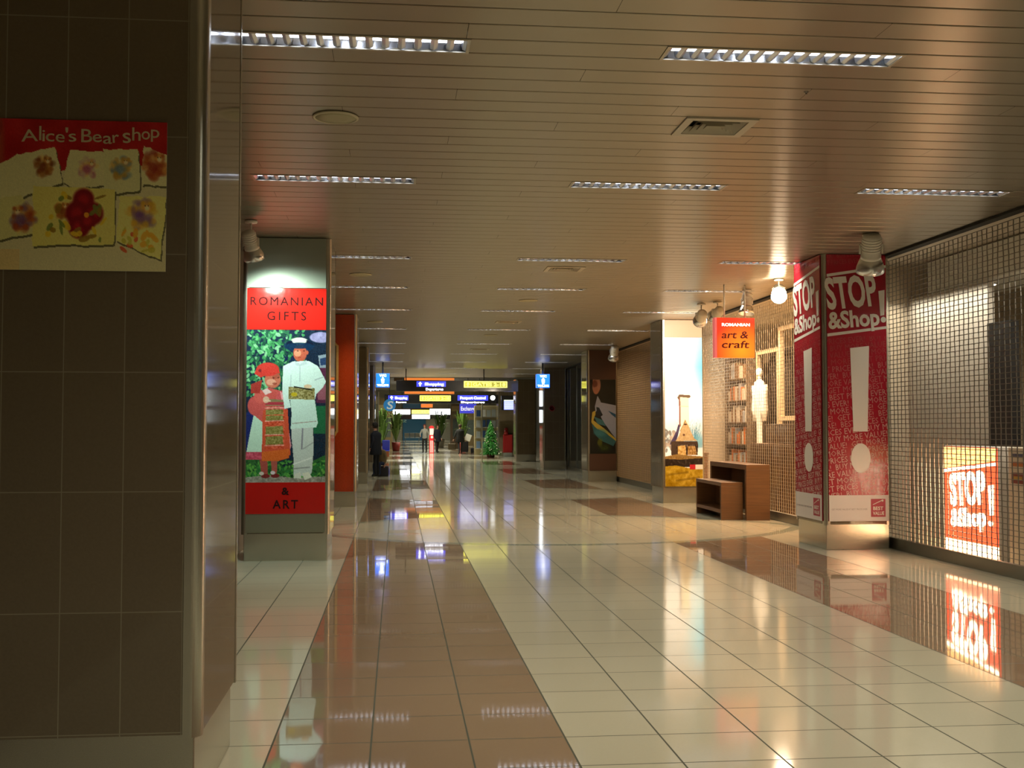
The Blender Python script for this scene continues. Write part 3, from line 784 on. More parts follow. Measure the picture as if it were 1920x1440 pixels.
# ------------------------------------------------------------------ church poster and shirt-collar poster
def church_picture():
    p = Paint(130, 400, '#f4f8fa')
    g = np.clip((p.X - .45) * 1.6, 0, 1) * np.clip(1 - np.abs(p.Y - .2) * 2.2, 0, 1)
    p.a = p.a * (1 - .95 * g[..., None]) + hx('#38a8dc') * .95 * g[..., None]
    s = np.clip((p.Y - .50) * 4, 0, .8) * (p.Y < .74); p.a = p.a * (1 - s[..., None]) + hx('#9ab0b8') * s[..., None]
    p.leaves((0, .3, .62, .76), 60, ['#8a8078', '#a89888', '#6a6a68', '#b8a898'], .05)
    # bare trees on the right
    for k in range(26):
        x, y = .66 + p.r.rand() * .2, .72 - p.r.rand() * .06
        p.line([(x, y), (x + (p.r.rand() - .3) * .25, y - .03 - p.r.rand() * .08)], .008, '#4a7c90', .7)
    p.ell(.88, .7, .16, .05, '#4a9ab4', .8, .5)
    # tower
    p.poly([(.40, .40), (.64, .40), (.64, .56), (.66, .62), (.40, .62)], '#e8e0c0'); p.poly([(.37, .40), (.41, .40), (.42, .6), (.38, .6)], '#7a4a44')
    p.poly([(.33, .405), (.38, .385), (.66, .388), (.69, .398), (.66, .408), (.40, .402), (.36, .42)], '#5a4838'); p.line([(.41, .463), (.62, .465)], .010, '#c8b898')
    p.poly([(.42, .47), (.62, .47), (.62, .56), (.42, .57)], '#efe8c8')
    # roof
    p.poly([(.36, .58), (.40, .6), (.30, .70), (.22, .72), (.12, .72), (.3, .63)], '#3a3050')
    p.poly([(.53, .55), (.62, .59), (.68, .63), (.78, .68), (.86, .695), (.28, .697), (.36, .665), (.46, .60)], '#b09468'); p.noise(.12, 40, (.25, .9, .55, .7))
    p.ell(.54, .585, .05, .005, '#4a2c20'); p.ell(.5, .655, .03, .008, '#5a3a28'); p.line([(.55, .56), (.4, .63)], .012, '#8a7048')
    p.poly([(.16, .70), (.28, .697), (.86, .697), (.88, .72), (.86, .79), (.16, .79)], '#3c2c22')
    p.poly([(.34, .73), (.54, .725), (.56, .79), (.34, .79)], '#c09858'); p.poly([(.6, .73), (.8, .73), (.84, .79), (.6, .79)], '#9a7440'); p.noise(.35, 40, (.3, .88, .72, .79))
    p.poly([(0, .80), (.3, .785), (1, .80), (1, .82), (0, .82)], '#8a6a38'); p.poly([(0, .815), (.4, .82), (1, .81), (1, .87), (0, .87)], '#2a2018'); p.noise(.15, 40, (0, 1, .8, .87))
    p.poly([(0, .865), (.3, .86), (.6, .875), (1, .868), (1, 1), (0, 1)], '#b08c1c'); p.noise(.25, 16, (0, 1, .87, 1)); p.noise(.1, 60, (0, 1, .87, 1))
    p.line([(.1, .92), (.6, .905)], .03, '#6a5010', .5); p.line([(.3, .96), (.9, .94)], .03, '#6a5010', .5)
    p.noise(.04)
    return p
M = panel((0, 23.4, 0), '-y')
t = thing('poster', 'tall poster of a wooden church with a pale tower on the right pillar', 'poster', (6.05, 23.39, .36))
picture_mesh('picture', church_picture(), M, 5.65, 6.46, .36, 3.52, .012, M_PRINT, t)
bm = bmesh.new(); sheet(bm, M, 5.65, 6.46, 3.525, 3.885, .004, .008); obj('top_panel', bm, mat('tan_panel', (.55, .38, .26), .4), t)
bm = bmesh.new(); sheet(bm, M, 6.30, 6.46, .72, .82, .014, .004); obj('white_sticker', bm, M_WHITE, t)
bm = bmesh.new(); sheet(bm, M, 6.18, 6.30, .72, .82, .014, .004); obj('red_sticker', bm, mat('sticker_red', (.5, .01, .02), .4), t)

def collar_picture():
    p = Paint(110, 290, '#0c1412')
    p.ell(.25, .07, .17, .12, '#b07860', .2); p.ell(.2, .06, .1, .05, '#7a4438', .5); p.ell(.24, .15, .1, .05, '#a87058', .3); p.poly([(.0, 0), (.12, 0), (.1, .2), (0, .2)], '#0c1412')
    p.poly([(.3, .22), (.42, .3), (.38, .38), (.22, .44), (.2, .36)], '#8a90a0')
    p.poly([(.22, .36), (.42, .31), (1, .35), (1, .8), (.86, .74), (.5, .56), (.42, .5), (.5, .48), (.36, .42)], '#8d93a6'); p.poly([(.25, .37), (.36, .38), (.5, .48), (.38, .49), (.28, .47)], '#142430')
    p.poly([(.7, .42), (1, .47), (1, .52), (.82, .47)], '#1c4a6a')
    p.poly([(.1, .44), (.22, .42), (.22, .47), (.14, .55), (.32, .6), (.55, .66), (1, .80), (1, .83), (.6, .72), (.25, .66), (.06, .58)], '#b09a3c')
    p.poly([(.16, .5), (.5, .55), (.62, .63), (.3, .6)], '#3a6a70')
    p.poly([(.08, .6), (.3, .67), (.7, .75), (1, .83), (.9, .9), (.4, .82), (.16, .72)], '#2a5c60'); p.ell(.4, .72, .25, .05, '#3c7c80', .8, .7)
    p.ell(.38, .85, .1, .05, '#6a6a10', .8, .7); p.ell(.55, .92, .2, .05, '#3a4a10', .8, .7)
    p.noise(.03)
    return p
M = panel((0, 32.8, 0), '-y')
t = thing('poster', 'dark poster of a pale shirt collar with yellow and teal folds', 'poster', (6.05, 32.79, .84))
picture_mesh('picture', collar_picture(), M, 5.66, 6.44, .84, 3.02, .012, M_PRINT, t)
bm = bmesh.new(); sheet(bm, M, 5.65, 6.45, .345, .83, .004, .006); obj('lower_panel', bm, mat('brown_film', (.10, .045, .025), .35), t)
bm = bmesh.new(); sheet(bm, M, 5.65, 6.45, 3.03, 3.885, .004, .006); obj('upper_panel', bm, mat('brown_film'), t)

# orange banner on the left
def banner_picture():
    p = Paint(70, 300, '#a83408')
    p.a = p.a * (1 - .35 * np.abs(p.X - .75)[..., None])
    k = 300 / 70
    for X0, X1, c in ((.0, .52, '#b08a4a'), (.0, .44, '#3c2c20')):
        p.poly([(X0, .15), (X1 - .15, .15), (X1, .18), (X1, .66), (X1 - .15, .7), (0, .72)], c)
    for j in range(9):
        y = .2 + j * .055
        p.ell(.22, y, .14, .017, ['#5a2418', '#6a4a20', '#4a3a28'][j % 3], .5)
    p.noise(.05)
    return p
t = thing('banner', 'glossy orange banner hung on the left pillar beyond the children poster', 'banner', (-1.2, 22.86, .4))
M = panel((0, 22.87, 0), '-y')
picture_mesh('picture', banner_picture(), M, -1.50, -.86, .32, 3.88, .012, M_PRINT, t)
bm = bmesh.new(); sheet(bm, M, -1.50, -.86, .32, 3.88, -.02, .022); obj('board', bm, mat('board_orange', (.35, .06, .01), .4), t)

# ------------------------------------------------------------------ spotlights
M_SPOTW = mat('spotlight_white', (.72, .70, .62), .35)
def spotlight(x, y, aim, label, power=0, col=WARM, size=1.0, drop=.10, bulb=12, angle=55, glow=False, group='white adjustable spotlights hung from the ceiling', mount=None):
    """swivelling ceiling spotlight whose lamp points at aim"""
    t = thing('spotlight', label, 'spotlight', (x, y, H), group)
    s = size
    bm = bmesh.new(); lathe(bm, [(.055 * s, -.003), (.06 * s, -.012), (.055 * s, -.03), (.012, -.034)], (x, y, H), 20); cyl(bm, (x, y, H - .03), (x, y, H - drop), .012, seg=10)
    obj('mount', bm, M_SPOTW, t)
    piv = Vector((x, y, H - drop - .05 * s)); d = (Vector(aim) - piv).normalized()
    bm = bmesh.new()
    side = d.cross(Vector((0, 0, 1))).normalized() * .075 * s
    top = Vector((x, y, H - drop))
    for sg in (-1, 1): cyl(bm, top + side * sg, piv + side * sg + Vector((0, 0, -.03)), .007 * s, seg=8)
    cyl(bm, top - side, top + side, .008 * s, seg=8)
    obj('yoke', bm, M_SPOTW, t)
    bm = bmesh.new()
    lathe(bm, [(.03 * s, -.13 * s), (.058 * s, -.12 * s), (.064 * s, -.10 * s), (.064 * s, .02 * s), (.070 * s, .03 * s), (.070 * s, .05 * s)], piv, 20, axis=d)
    for k in range(5): lathe(bm, [(.064 * s, -.10 * s + k * .02 * s), (.069 * s, -.097 * s + k * .02 * s), (.069 * s, -.091 * s + k * .02 * s), (.064 * s, -.088 * s + k * .02 * s)], piv, 20, axis=d)
    obj('housing', bm, M_SPOTW, t)
    bm = bmesh.new()
    rings = [(.070, .05), (.094, .115), (.100, .150), (.096, .150), (.066, .06), (.03, .052)]
    lathe(bm, [(a * s, b * s) for a, b in rings], piv, 24, axis=d)
    obj('shade', bm, M_REFL, t)
    bm = bmesh.new(); ball(bm, piv + d * .10 * s, (.095 if glow else .03) * s, seg=12)
    obj('bulb', bm, mat('bulb_%d%d' % (bulb, col == COOL), (1, 1, 1), .4, emis=(1, .82, .58) if col != COOL else (.85, 1, .92), estr=bulb), t)
    if power:
        light('SPOT', 'spot_lamp', piv + d * .19 * s, power, col, t, target=aim, spot_size=math.radians(angle), spot_blend=.6, shadow_soft_size=.045)
    return t
spotlight(-1.62, 12.65, (-1.28, 13.75, 1.9), 'grey spotlight with a bright lens aimed at the poster of two children', 175, COOL, 1.2, .20, 40, 126)
spotlight(5.60, 12.8, (6.05, 14.3, 1.2), 'unlit white spotlight in front of the large red poster', 0, WARM, 1.7, .12, 0)
spotlight(5.86, 16.8, (3.9, 11.0, .2), 'dazzling spotlight shining towards the viewer left of the red pillar', 110, WARM, 1.25, .14, 60, 70, glow=True)
spotlight(5.80, 18.2, (5.3, 17.6, 0), 'white spotlight hanging just over the art and craft sign', 150, WARM, 1.3, .15, 14, 70)
spotlight(5.82, 20.0, (5.75, 23.4, 2.9), 'right one of the twin spotlights in front of the church poster', 330, (1, .84, .66), 1.35, .14, 8, 60)
spotlight(5.60, 20.3, (6.0, 23.4, 2.6), 'left one of the twin spotlights in front of the church poster', 300, (1, .84, .66), 1.35, .18, 8, 65)
spotlight(6.05, 31.0, (6.1, 32.8, 1.6), 'distant white spotlight above the shirt collar poster', 25, WARM, 1.6, .1, 4, 60)

# ------------------------------------------------------------------ roller shutters on the right
def shutter(y0, y1, label, wm=None, pitch_y=.11, pitch_z=.0605, rr=.0042):
    x = XR + .06
    t = thing('roller_shutter', label, 'shutter', (x, (y0 + y1) / 2, 0), 'link roller shutters along the right side')
    z0, z1 = .14, H - .06
    rs = random.Random(int(y0 * 10))
    nz = int((z1 - z0) / pitch_z); ny = int((y1 - y0 - .16) / pitch_y)
    bm = bmesh.new()
    for k in range(nz + 1):
        z = z0 + k * pitch_z; w = rs.uniform(-.003, .003)
        strip_tube(bm, [(x, y0 + .06, z + w), (x, (y0 + y1) / 2, z - w), (x, y1 - .06, z + w)], rr * .9, axis='y')
    obj('cross_rods', bm, wm or M_WIRE, t)
    bm = bmesh.new()
    for k in range(ny + 1):
        y = y0 + .08 + k * pitch_y; ph = rs.random() * 6
        pts = []
        for q in range(0, nz + 1):
            pts.append((x, y + .0035 * math.sin(q * 1.9 + ph) + .005 * math.sin(q * .33 + ph), z0 + q * pitch_z))
        strip_tube(bm, pts, rr, axis='z', ry=rr * 1.25)
    obj('links', bm, wm or M_WIRE, t)
    bm = BX((x - .035, x + .03, y0 + .05, y1 - .05, 0, .15), bevel=.006); obj('bottom_rail', bm, M_STEEL_D, t)
    for a in (y0, y1 - .055):
        bm = BX((x - .045, x + .035, a, a + .055, 0, H - .03), bevel=.004); obj('side_guide', bm, M_STEEL_D, t)
    return t
shutter(6.0, 15.37, 'large link shutter right of the red poster pillar with the lit box behind it')
shutter(15.39, 24.4, 'link shutter of the warm lit craft shop behind the wooden tables', mat('lit_wire', (.50, .45, .38), .35, .75), rr=.0031)  # wire colour lightened to carry the light from inside the shop
shutter(24.5, 33.8, 'link shutter of the tan lit shop between the church poster and the collar poster')

def glass_front(y0, y1, label):
    x = XR + .04
    t = thing('glass_shopfront', label, 'shopfront', (x, (y0 + y1) / 2, 0), 'dark glass shopfronts of the far right side')
    bm = BX((x, x + .03, y0, y1, .12, H - .05)); obj('glass', bm, mat('dark_glass', (.03, .04, .038), .06, spec=.8), t)
    bm = BX((x - .03, x + .05, y0, y1, 0, .12)); obj('sill', bm, M_STEEL_D, t)
    n = 4
    for k in range(n + 1):
        y = y0 + .03 + (y1 - y0 - .06) * k / n
        bm = BX((x - .02, x + .05, y - .03, y + .03, .121, H - .05)); obj('mullion', bm, M_STEEL_D, t)
glass_front(33.95, 42.85, 'dark glass shopfront between the collar poster pillar and the plain dark pillar')
glass_front(44.05, 51.4, 'dark glass shopfront left of the plain dark pillar')

# ------------------------------------------------------------------ first shop behind the shutter
bm = BX((7.25, 7.33, 13.16, 15.3, 0, 3.42)); t = tag(obj('display_wall', bm, mat('warm_white_board', (.66, .60, .50), .6)), 'plain cream display wall behind the large shutter', 'display wall')
bm = BX((7.22, 7.33, 12.62, 13.14, 1.38, 2.88), (7.24, 7.33, 12.62, 13.14, .02, 1.36)); tag(obj('black_board', bm, M_BLACK), 'tall narrow black panel beside the cream wall above the lit box', 'board')
bm = BX((7.3, 8.2, 6.0, 14.85, 3.45, 3.88)); tag(obj('bulkhead', bm, mat('bulkhead_white', (.80, .78, .70), .6)), 'deep cream bulkhead under the shop ceiling behind the large shutter', 'bulkhead')
# lit box
t = thing('light_box', 'glowing red and white STOP & Shop! light box behind the large shutter', 'light box', (6.95, 12.83, 0))
M = panel((6.80, 13.46, 0), '-x')
bm = BX((6.81, 7.02, 12.2, 13.46, .0, 1.38), bevel=.01); obj('body', bm, mat('box_white', (.7, .66, .6), .4), t)
LR = mat('lit_red', (.6, .03, .02), .4, emis=(.95, .07, .02), estr=2.6); LW = mat('lit_white', (.9, .9, .8), .4, emis=(1, .84, .52), estr=13)
LO = mat('lit_orange', (.8, .4, .2), .4, emis=(1, .42, .12), estr=2.6); 
bm = bmesh.new(); sheet(bm, M, .02, 1.24, .24, 1.36, -.008, .010); obj('red_face', bm, LR, t)
bm = bmesh.new(); polysheet(bm, M, [(.02, 1.10), (1.24, 1.22), (1.24, 1.36), (.02, 1.36)], .003, .002); obj('top_print', bm, LO, t)
bm = bmesh.new(); polysheet(bm, M, [(.02, 1.05), (1.24, 1.17), (1.24, 1.20), (.02, 1.09)], .006, .002)
text_bm(bm, M, 'STOP', .17, .66, .36, .006, .003, width=.84, bold=.045, rot=.09)
polysheet(bm, M, [(1.06, .93), (1.17, .945), (1.155, .60), (1.09, .59)], .006, .003)
text_bm(bm, M, '&Shop', .17, .40, .20, .006, .003, width=.84, bold=.045, rot=.085)
polysheet(bm, M, oval(1.10, .50, .045, .03), .006, .003)
obj('lettering', bm, LW, t)
bm = bmesh.new(); sheet(bm, M, .02, 1.24, .03, .235, -.008, .010); obj('white_face', bm, mat('lit_pale', (.9, .9, .8), .4, emis=(1, .60, .30), estr=13), t)
bm = bmesh.new()
for k in range(5): text_bm(bm, M, PHR[k * 9:] + PHR[:k * 9], -.05, 1.10 + k * .055, .04, .006, .001, width=1.7, rot=.095, clip=(.02, 1.24, 1.12, 1.36), res=1)
obj('small_print', bm, mat('lit_print', (.9, .8, .4), .4, emis=(1, .75, .25), estr=2.6), t)
# leaflet stand
t = thing('leaflet_stand', 'narrow cream floor stand with a small orange label beside the lit box', 'stand', (7.02, 11.86, 0))
bm = BX((6.86, 7.2, 11.66, 12.08, .06, 1.38), bevel=.01); obj('body', bm, M_CREAM, t)
bm = BX((6.84, 7.22, 11.64, 12.10, 0, .06)); obj('base', bm, M_BLACK, t)
M = panel((6.855, 12.06, 0), '-x')
for v0, v1, c, nm in ((1.27, 1.31, '#46506a', 'blue_label'), (1.17, 1.22, '#b86a28', 'orange_label'), (.98, 1.10, '#7a2416', 'red_label')):
    bm = bmesh.new(); sheet(bm, M, .06, .34, v0, v1, .001, .003); obj(nm, bm, mat(nm, c, .5), t)
bm = bmesh.new(); sheet(bm, M, .11, .28, 1.02, 1.06, .005, .002); obj('yellow_label', bm, mat('yellow_label', '#b8902c', .5), t)
# shelving with goods deeper in the shop
def shelf_unit(x, y0, y1, zt, label, cols, nsh=5, back='#3a2c20', group=None, prod='shelf box', deep=.4, goods=True):
    t = thing('shelf_unit', label, 'shelving', (x + deep / 2, (y0 + y1) / 2, 0), group)
    m = mat('shelf_' + back[1:], back, .6)
    bm = BX((x + deep - .03, x + deep, y0, y1, 0, zt)); obj('back_panel', bm, m, t)
    for a in (y0, y1 - .03):
        bm = BX((x, x + deep - .031, a, a + .03, 0, zt)); obj('side_panel', bm, m, t)
    rs = random.Random(int(y0 * 7))
    for k in range(nsh):
        z = .15 + k * (zt - .2) / nsh
        bm = BX((x, x + deep - .031, y0 + .031, y1 - .031, z, z + .025)); obj('shelf', bm, m, t)
        if goods:
            y = y0 + .06
            while y < y1 - .16:
                w = rs.uniform(.09, .2); h = rs.uniform(.5, .85) * (zt - .2) / nsh
                if y + w > y1 - .05: break
                c = rs.choice(cols)
                bm = BX((x + .06, x + .22, y, y + w - .012, z + .026, z + h), bevel=.006)
                yield_goods.append((bm, c, y, z))
                y += w
    return t
yield_goods = []
def flush_goods(where, group):
    names = {'#8a1c2a': 'dark red', '#b89020': 'yellow', '#c8c0b0': 'cream', '#3a5a8a': 'blue', '#6a8a3a': 'green', '#c86a28': 'orange', '#7a5a3a': 'brown', '#9aa0a8': 'grey'}
    for i, (bm, c, y, z) in enumerate(yield_goods):
        lev = ['bottom', 'second', 'third', 'fourth', 'fifth', 'top'][min(5, int(z / .55))]
        o = obj('carton', bm, mat('carton_' + c[1:], c, .5))
        tag(o, f'{names[c]} carton on the {lev} shelf level {where}', 'carton', group)
    yield_goods.clear()
shelf_unit(9.0, 10.2, 12.4, 3.0, 'dark shelving with colourful goods at the right edge behind the shutter', ['#8a1c2a', '#b89020', '#c8c0b0', '#3a5a8a', '#c86a28'])
flush_goods('deep inside the shop behind the lit box', 'cartons in the first shop')
bm = BX((8.2, 8.85, 11.05, 11.8, 0, 1.22), bevel=.01)
t = thing('counter', 'dark shop counter behind the leaflet stand', 'counter', (8.3, 11.3, 0)); obj('body', bm, mat('counter_dark', (.06, .035, .025), .4), t)
bm = BX((8.15, 8.9, 11.0, 11.85, 1.22, 1.26)); obj('top', bm, mat('counter_grey', (.4, .4, .36), .3), t)
for i, (x, y, zz) in enumerate(((7.6, 10.9, 3.45), (7.6, 11.7, 3.45), (7.6, 12.6, 3.45), (7.6, 13.7, 3.45))):
    nm = ['nearest the right picture edge', 'second from the right picture edge', 'third from the right picture edge', 'beside the red poster pillar'][i]
    t = thing('downlight', f'small bright shop downlight behind the shutter, {nm}', 'downlight', (x, y, zz), 'downlights inside the first shop')
    bm = bmesh.new(); lathe(bm, [(.07, -.002), (.075, -.01), (.055, -.014), (.05, -.004)], (x, y, zz), 16); obj('rim', bm, M_SPOTW, t)
    bm = bmesh.new(); lathe(bm, [(.05, -.010), (.045, -.02), (.02, -.028), (.001, -.03)], (x, y, zz), 16); obj('lamp', bm, mat('downlight_glow', (1, 1, 1), .4, emis=(1, .85, .6), estr=20), t)
light('AREA', 'shop_light', (7.0, 12.6, 3.42), 52, (1, .93, .78), rot=(0, 0, 0), shape='RECTANGLE', size=.25, size_y=5.2, spread=math.radians(152))
light('AREA', 'shop_light', (8.6, 11.0, 3.42), 40, (1, .86, .66), rot=(0, 0, 0), shape='RECTANGLE', size=.5, size_y=3, spread=math.radians(152))
# ------------------------------------------------------------------ craft shop
light('AREA', 'shop_light', (7.35, 18.6, 3.80), 420, (1, .62, .32), rot=(0, 0, 0), shape='RECTANGLE', size=.8, size_y=4.5, spread=math.radians(152))
light('AREA', 'shop_light', (7.3, 23.6, 3.79), 300, (1, .66, .38), rot=(0, 0, 0), shape='RECTANGLE', size=.7, size_y=4.5, spread=math.radians(152))
light('AREA', 'shop_light', (7.2, 30.4, 3.80), 60, (1, .62, .30), rot=(0, 0, 0), shape='RECTANGLE', size=.7, size_y=4, spread=math.radians(152))
M_WALNUT = mat('walnut', (.24, .085, .03), .38, coat=.3)
g = NG(M_WALNUT); b = M_WALNUT.node_tree.nodes['Principled BSDF']
geo = g.new('ShaderNodeNewGeometry'); mp = g.new('ShaderNodeMapping'); g.put(mp.inputs['Vector'], geo.outputs['Position']); mp.inputs['Scale'].default_value = (1.5, 1.5, 26)
no = g.new('ShaderNodeTexNoise'); g.put(no.inputs['Vector'], mp.outputs[0]); no.inputs['Scale'].default_value = 1.6; no.inputs['Detail'].default_value = 5
g.put(b.inputs['Base Color'], g.mix(no.outputs['Fac'], (.07, .026, .008, 1), (.18, .078, .026, 1)))
def n_table(x0, x1, y0, y1, h, label, shelf, th=.07):
    """open box table, its opening towards the hall"""
    t = thing('display_table', label, 'table', ((x0 + x1) / 2, (y0 + y1) / 2, 0), 'nesting walnut display tables')
    bm = BX((x0, x1, y0, y1, h - th, h), bevel=.004); obj('tabletop', bm, M_WALNUT, t)
    for a in (y0, y1 - th):
        bm = BX((x0, x1, a, a + th, 0, h - th - .001), bevel=.004); obj('side_panel', bm, M_WALNUT, t)
    if shelf:
        bm = BX((x0, x1, y0 + th + .001, y1 - th - .001, .12, .18), bevel=.003); obj('shelf', bm, M_WALNUT, t)
    bm = BX((x1 - .025, x1 - .003, y0 + th + .001, y1 - th - .001, .19 if shelf else .1, h - th - .002)); obj('back_panel', bm, M_WALNUT, t)
    return t
n_table(6.0, 6.42, 18.95, 21.2, .96, 'taller walnut display table standing against the craft shop shutter', False, .085)
n_table(5.60, 5.985, 19.1, 20.75, .65, 'lower walnut display table with a bottom shelf, in front of the taller one', True, .06)
# wooden cabinets right behind the shutter
t = thing('cabinet', 'walnut cabinet behind the craft shop shutter, beside the red pillar', 'cabinet', (7.1, 20.3, 0))
bm = BX((6.9, 7.4, 19.0, 21.5, 0, 1.30), bevel=.005); obj('body', bm, M_WALNUT, t)
for a in (19.03, 20.27):
    bm = BX((6.885, 6.899, a, a + 1.2, .06, 1.26), bevel=.003); obj('door', bm, M_WALNUT, t)
bm = BX((7.0, 7.4, 19.2, 20.9, 1.31, 1.64), bevel=.005)
t = thing('chest', 'small walnut chest standing on the cabinet behind the shutter', 'chest', (7.2, 20.0, 1.30)); obj('body', bm, M_WALNUT, t)
bm = BX((6.99, 7.41, 19.19, 20.91, 1.642, 1.67), bevel=.004); obj('lid', bm, M_WALNUT, t)
# dark window frames and pale piers
def window_frame(x, y0, y1, z0, z1, label, back):
    t = thing('display_case', label, 'display case', (x, (y0 + y1) / 2, z0))
    m = mat('case_frame', (.62, .50, .34), .4)
    bm = BX((x, x + .08, y0, y0 + .09, z0, z1), (x, x + .08, y1 - .09, y1, z0, z1), (x, x + .08, y0 + .09, y1 - .09, z0, z0 + .09), (x, x + .08, y0 + .09, y1 - .09, z1 - .09, z1)); obj('frame', bm, m, t)
    bm = BX((x + .3, x + .33, y0, y1, z0, z1)); obj('back_panel', bm, back, t)
    return t
M_BACK = mat('case_back', (.02, .014, .01), .5)
window_frame(8.2, 23.6, 25.1, 1.0, 3.35, 'tall pale framed display case with a white costume in it', M_BACK)
window_frame(7.9, 21.2, 22.7, 1.75, 3.7, 'dark glazed display case above the walnut cabinet, next to the red pillar', M_BACK)
shelf_unit(8.0, 25.2, 26.9, 3.3, 'tall shelving with folded goods behind the art and craft sign', ['#c8c0b0', '#7a5a3a', '#c86a28', '#9aa0a8'], 6, '#5a4a38')
flush_goods('in the craft shop shelving', 'cartons in the craft shop')
shelf_unit(7.8, 28.2, 32.8, 3.2, 'long shelving of the tan lit shop between the church and collar posters', ['#c8c0b0'], 6, '#8a6a40', goods=False)
t = thing('cabinet', 'low walnut cabinet inside the tan lit shop near the floor', 'cabinet', (7.0, 26.5, 0))
bm = BX((6.8, 7.2, 25.6, 27.2, 0, .98), bevel=.005); obj('body', bm, M_WALNUT, t)
bm = BX((6.78, 7.22, 25.58, 27.22, .981, 1.02), bevel=.004); obj('top', bm, M_WALNUT, t)
# white costume on a stand
def lit_costume():
    t = thing('mannequin', 'white costumed mannequin glowing under the shop lights behind the shutter', 'mannequin', (8.03, 24.35, 1.0))
    M_C = mat('white_cloth', (.88, .86, .80), .8)
    bm = bmesh.new(); lathe(bm, [(.11, 1.1), (.125, 1.25), (.12, 1.5), (.14, 1.75), (.21, 1.95), (.24, 2.3), (.26, 2.5), (.2, 2.62), (.06, 2.68)], (8.03, 24.35, 0), 20, sx=.45); obj('costume', bm, M_C, t)
    bm = bmesh.new()
    for s in (-1, 1): lathe(bm, [(.055, 1.75), (.085, 2.0), (.075, 2.3), (.08, 2.55)], (8.03, 24.35 + s * .3, 0), 12)
    obj('sleeves', bm, M_C, t)
    bm = bmesh.new(); cyl(bm, (8.03, 24.35, 2.66), (8.03, 24.35, 2.76), .04, seg=10); ball(bm, (8.03, 24.35, 2.83), .08, sz=1.3); obj('head', bm, M_C, t)
    bm = bmesh.new(); cyl(bm, (8.03, 24.35, 1.02), (8.03, 24.35, 1.1), .12, seg=16); obj('foot', bm, M_CREAM, t)
lit_costume()
light('SPOT', 'shop_spot', (7.2, 23.9, 3.7), 160, (1, .8, .6), target=(8.03, 24.35, 2.3), spot_size=math.radians(60), spot_blend=.8, shadow_soft_size=.05)
# glass vase on the cabinet
bm = bmesh.new(); lathe(bm, [(.05, 1.31), (.06, 1.33), (.12, 1.45), (.14, 1.58), (.10, 1.68), (.07, 1.70), (.065, 1.69), (.095, 1.66), (.13, 1.57), (.11, 1.46), (.05, 1.34)], (6.955, 19.06, 0), 18, sx=.35, sy=.35)
tag(obj('glass_vase', bm, mat('green_glass', (.35, .5, .3), .05, trans=.9)), 'small green glass vase at the cabinet edge beside the red pillar', 'vase')

# hanging square sign
t = thing('hanging_sign', 'square red and orange art & craft sign hanging from the ceiling', 'sign', (5.45, 17.45, 2.72))
sx0, sx1, sy, sz0, sz1 = 5.08, 5.70, 17.5, 2.72, 3.36
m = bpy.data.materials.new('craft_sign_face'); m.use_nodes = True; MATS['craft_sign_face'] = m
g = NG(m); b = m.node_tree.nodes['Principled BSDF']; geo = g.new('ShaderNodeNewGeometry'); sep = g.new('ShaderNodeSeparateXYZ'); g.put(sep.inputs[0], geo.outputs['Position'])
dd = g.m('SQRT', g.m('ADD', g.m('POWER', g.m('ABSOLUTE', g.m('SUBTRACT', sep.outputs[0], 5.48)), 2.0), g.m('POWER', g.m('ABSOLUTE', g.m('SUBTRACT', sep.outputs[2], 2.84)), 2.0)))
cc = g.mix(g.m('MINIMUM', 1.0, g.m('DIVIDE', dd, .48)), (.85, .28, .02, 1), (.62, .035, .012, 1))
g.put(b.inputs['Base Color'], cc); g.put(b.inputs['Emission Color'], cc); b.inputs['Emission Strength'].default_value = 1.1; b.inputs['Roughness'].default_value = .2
bm = BX((sx0, sx1, sy, sy + .12, sz0, sz1), bevel=.006); obj('body', bm, m, t)
bm = BX((sx0 - .035, sx0 - .001, sy + .002, sy + .118, sz0, sz1)); obj('edge', bm, mat('sign_edge_pink', (.7, .16, .18), .4, emis=(.8, .15, .14), estr=.6), t)
M = panel((0, sy, 0), '-y')
bm = bmesh.new(); text_bm(bm, M, 'ROMANIAN', (sx0 + sx1) / 2, 3.225, .045, .004, width=.46, bold=.03, align='CENTER'); obj('white_lettering', bm, mat('sign_letter_white', (.9, .9, .85), .4, emis=(1, .95, .85), estr=2), t)
bm = bmesh.new()
text_bm(bm, M, 'art &', 5.15, 3.03, .115, .004, width=.44, bold=.012, shear=.18); text_bm(bm, M, 'craft', 5.15, 2.875, .115, .004, width=.45, bold=.012, shear=.18)
obj('dark_lettering', bm, mat('sign_letter_dark', (.16, .005, .008), .4), t)
bm = bmesh.new(); cyl(bm, (5.22, sy + .06, sz1), (5.22, sy + .06, H - .002), .012, seg=8); cyl(bm, (5.56, sy + .06, sz1), (5.56, sy + .06, H - .002), .012, seg=8); obj('rod', bm, M_SPOTW, t)

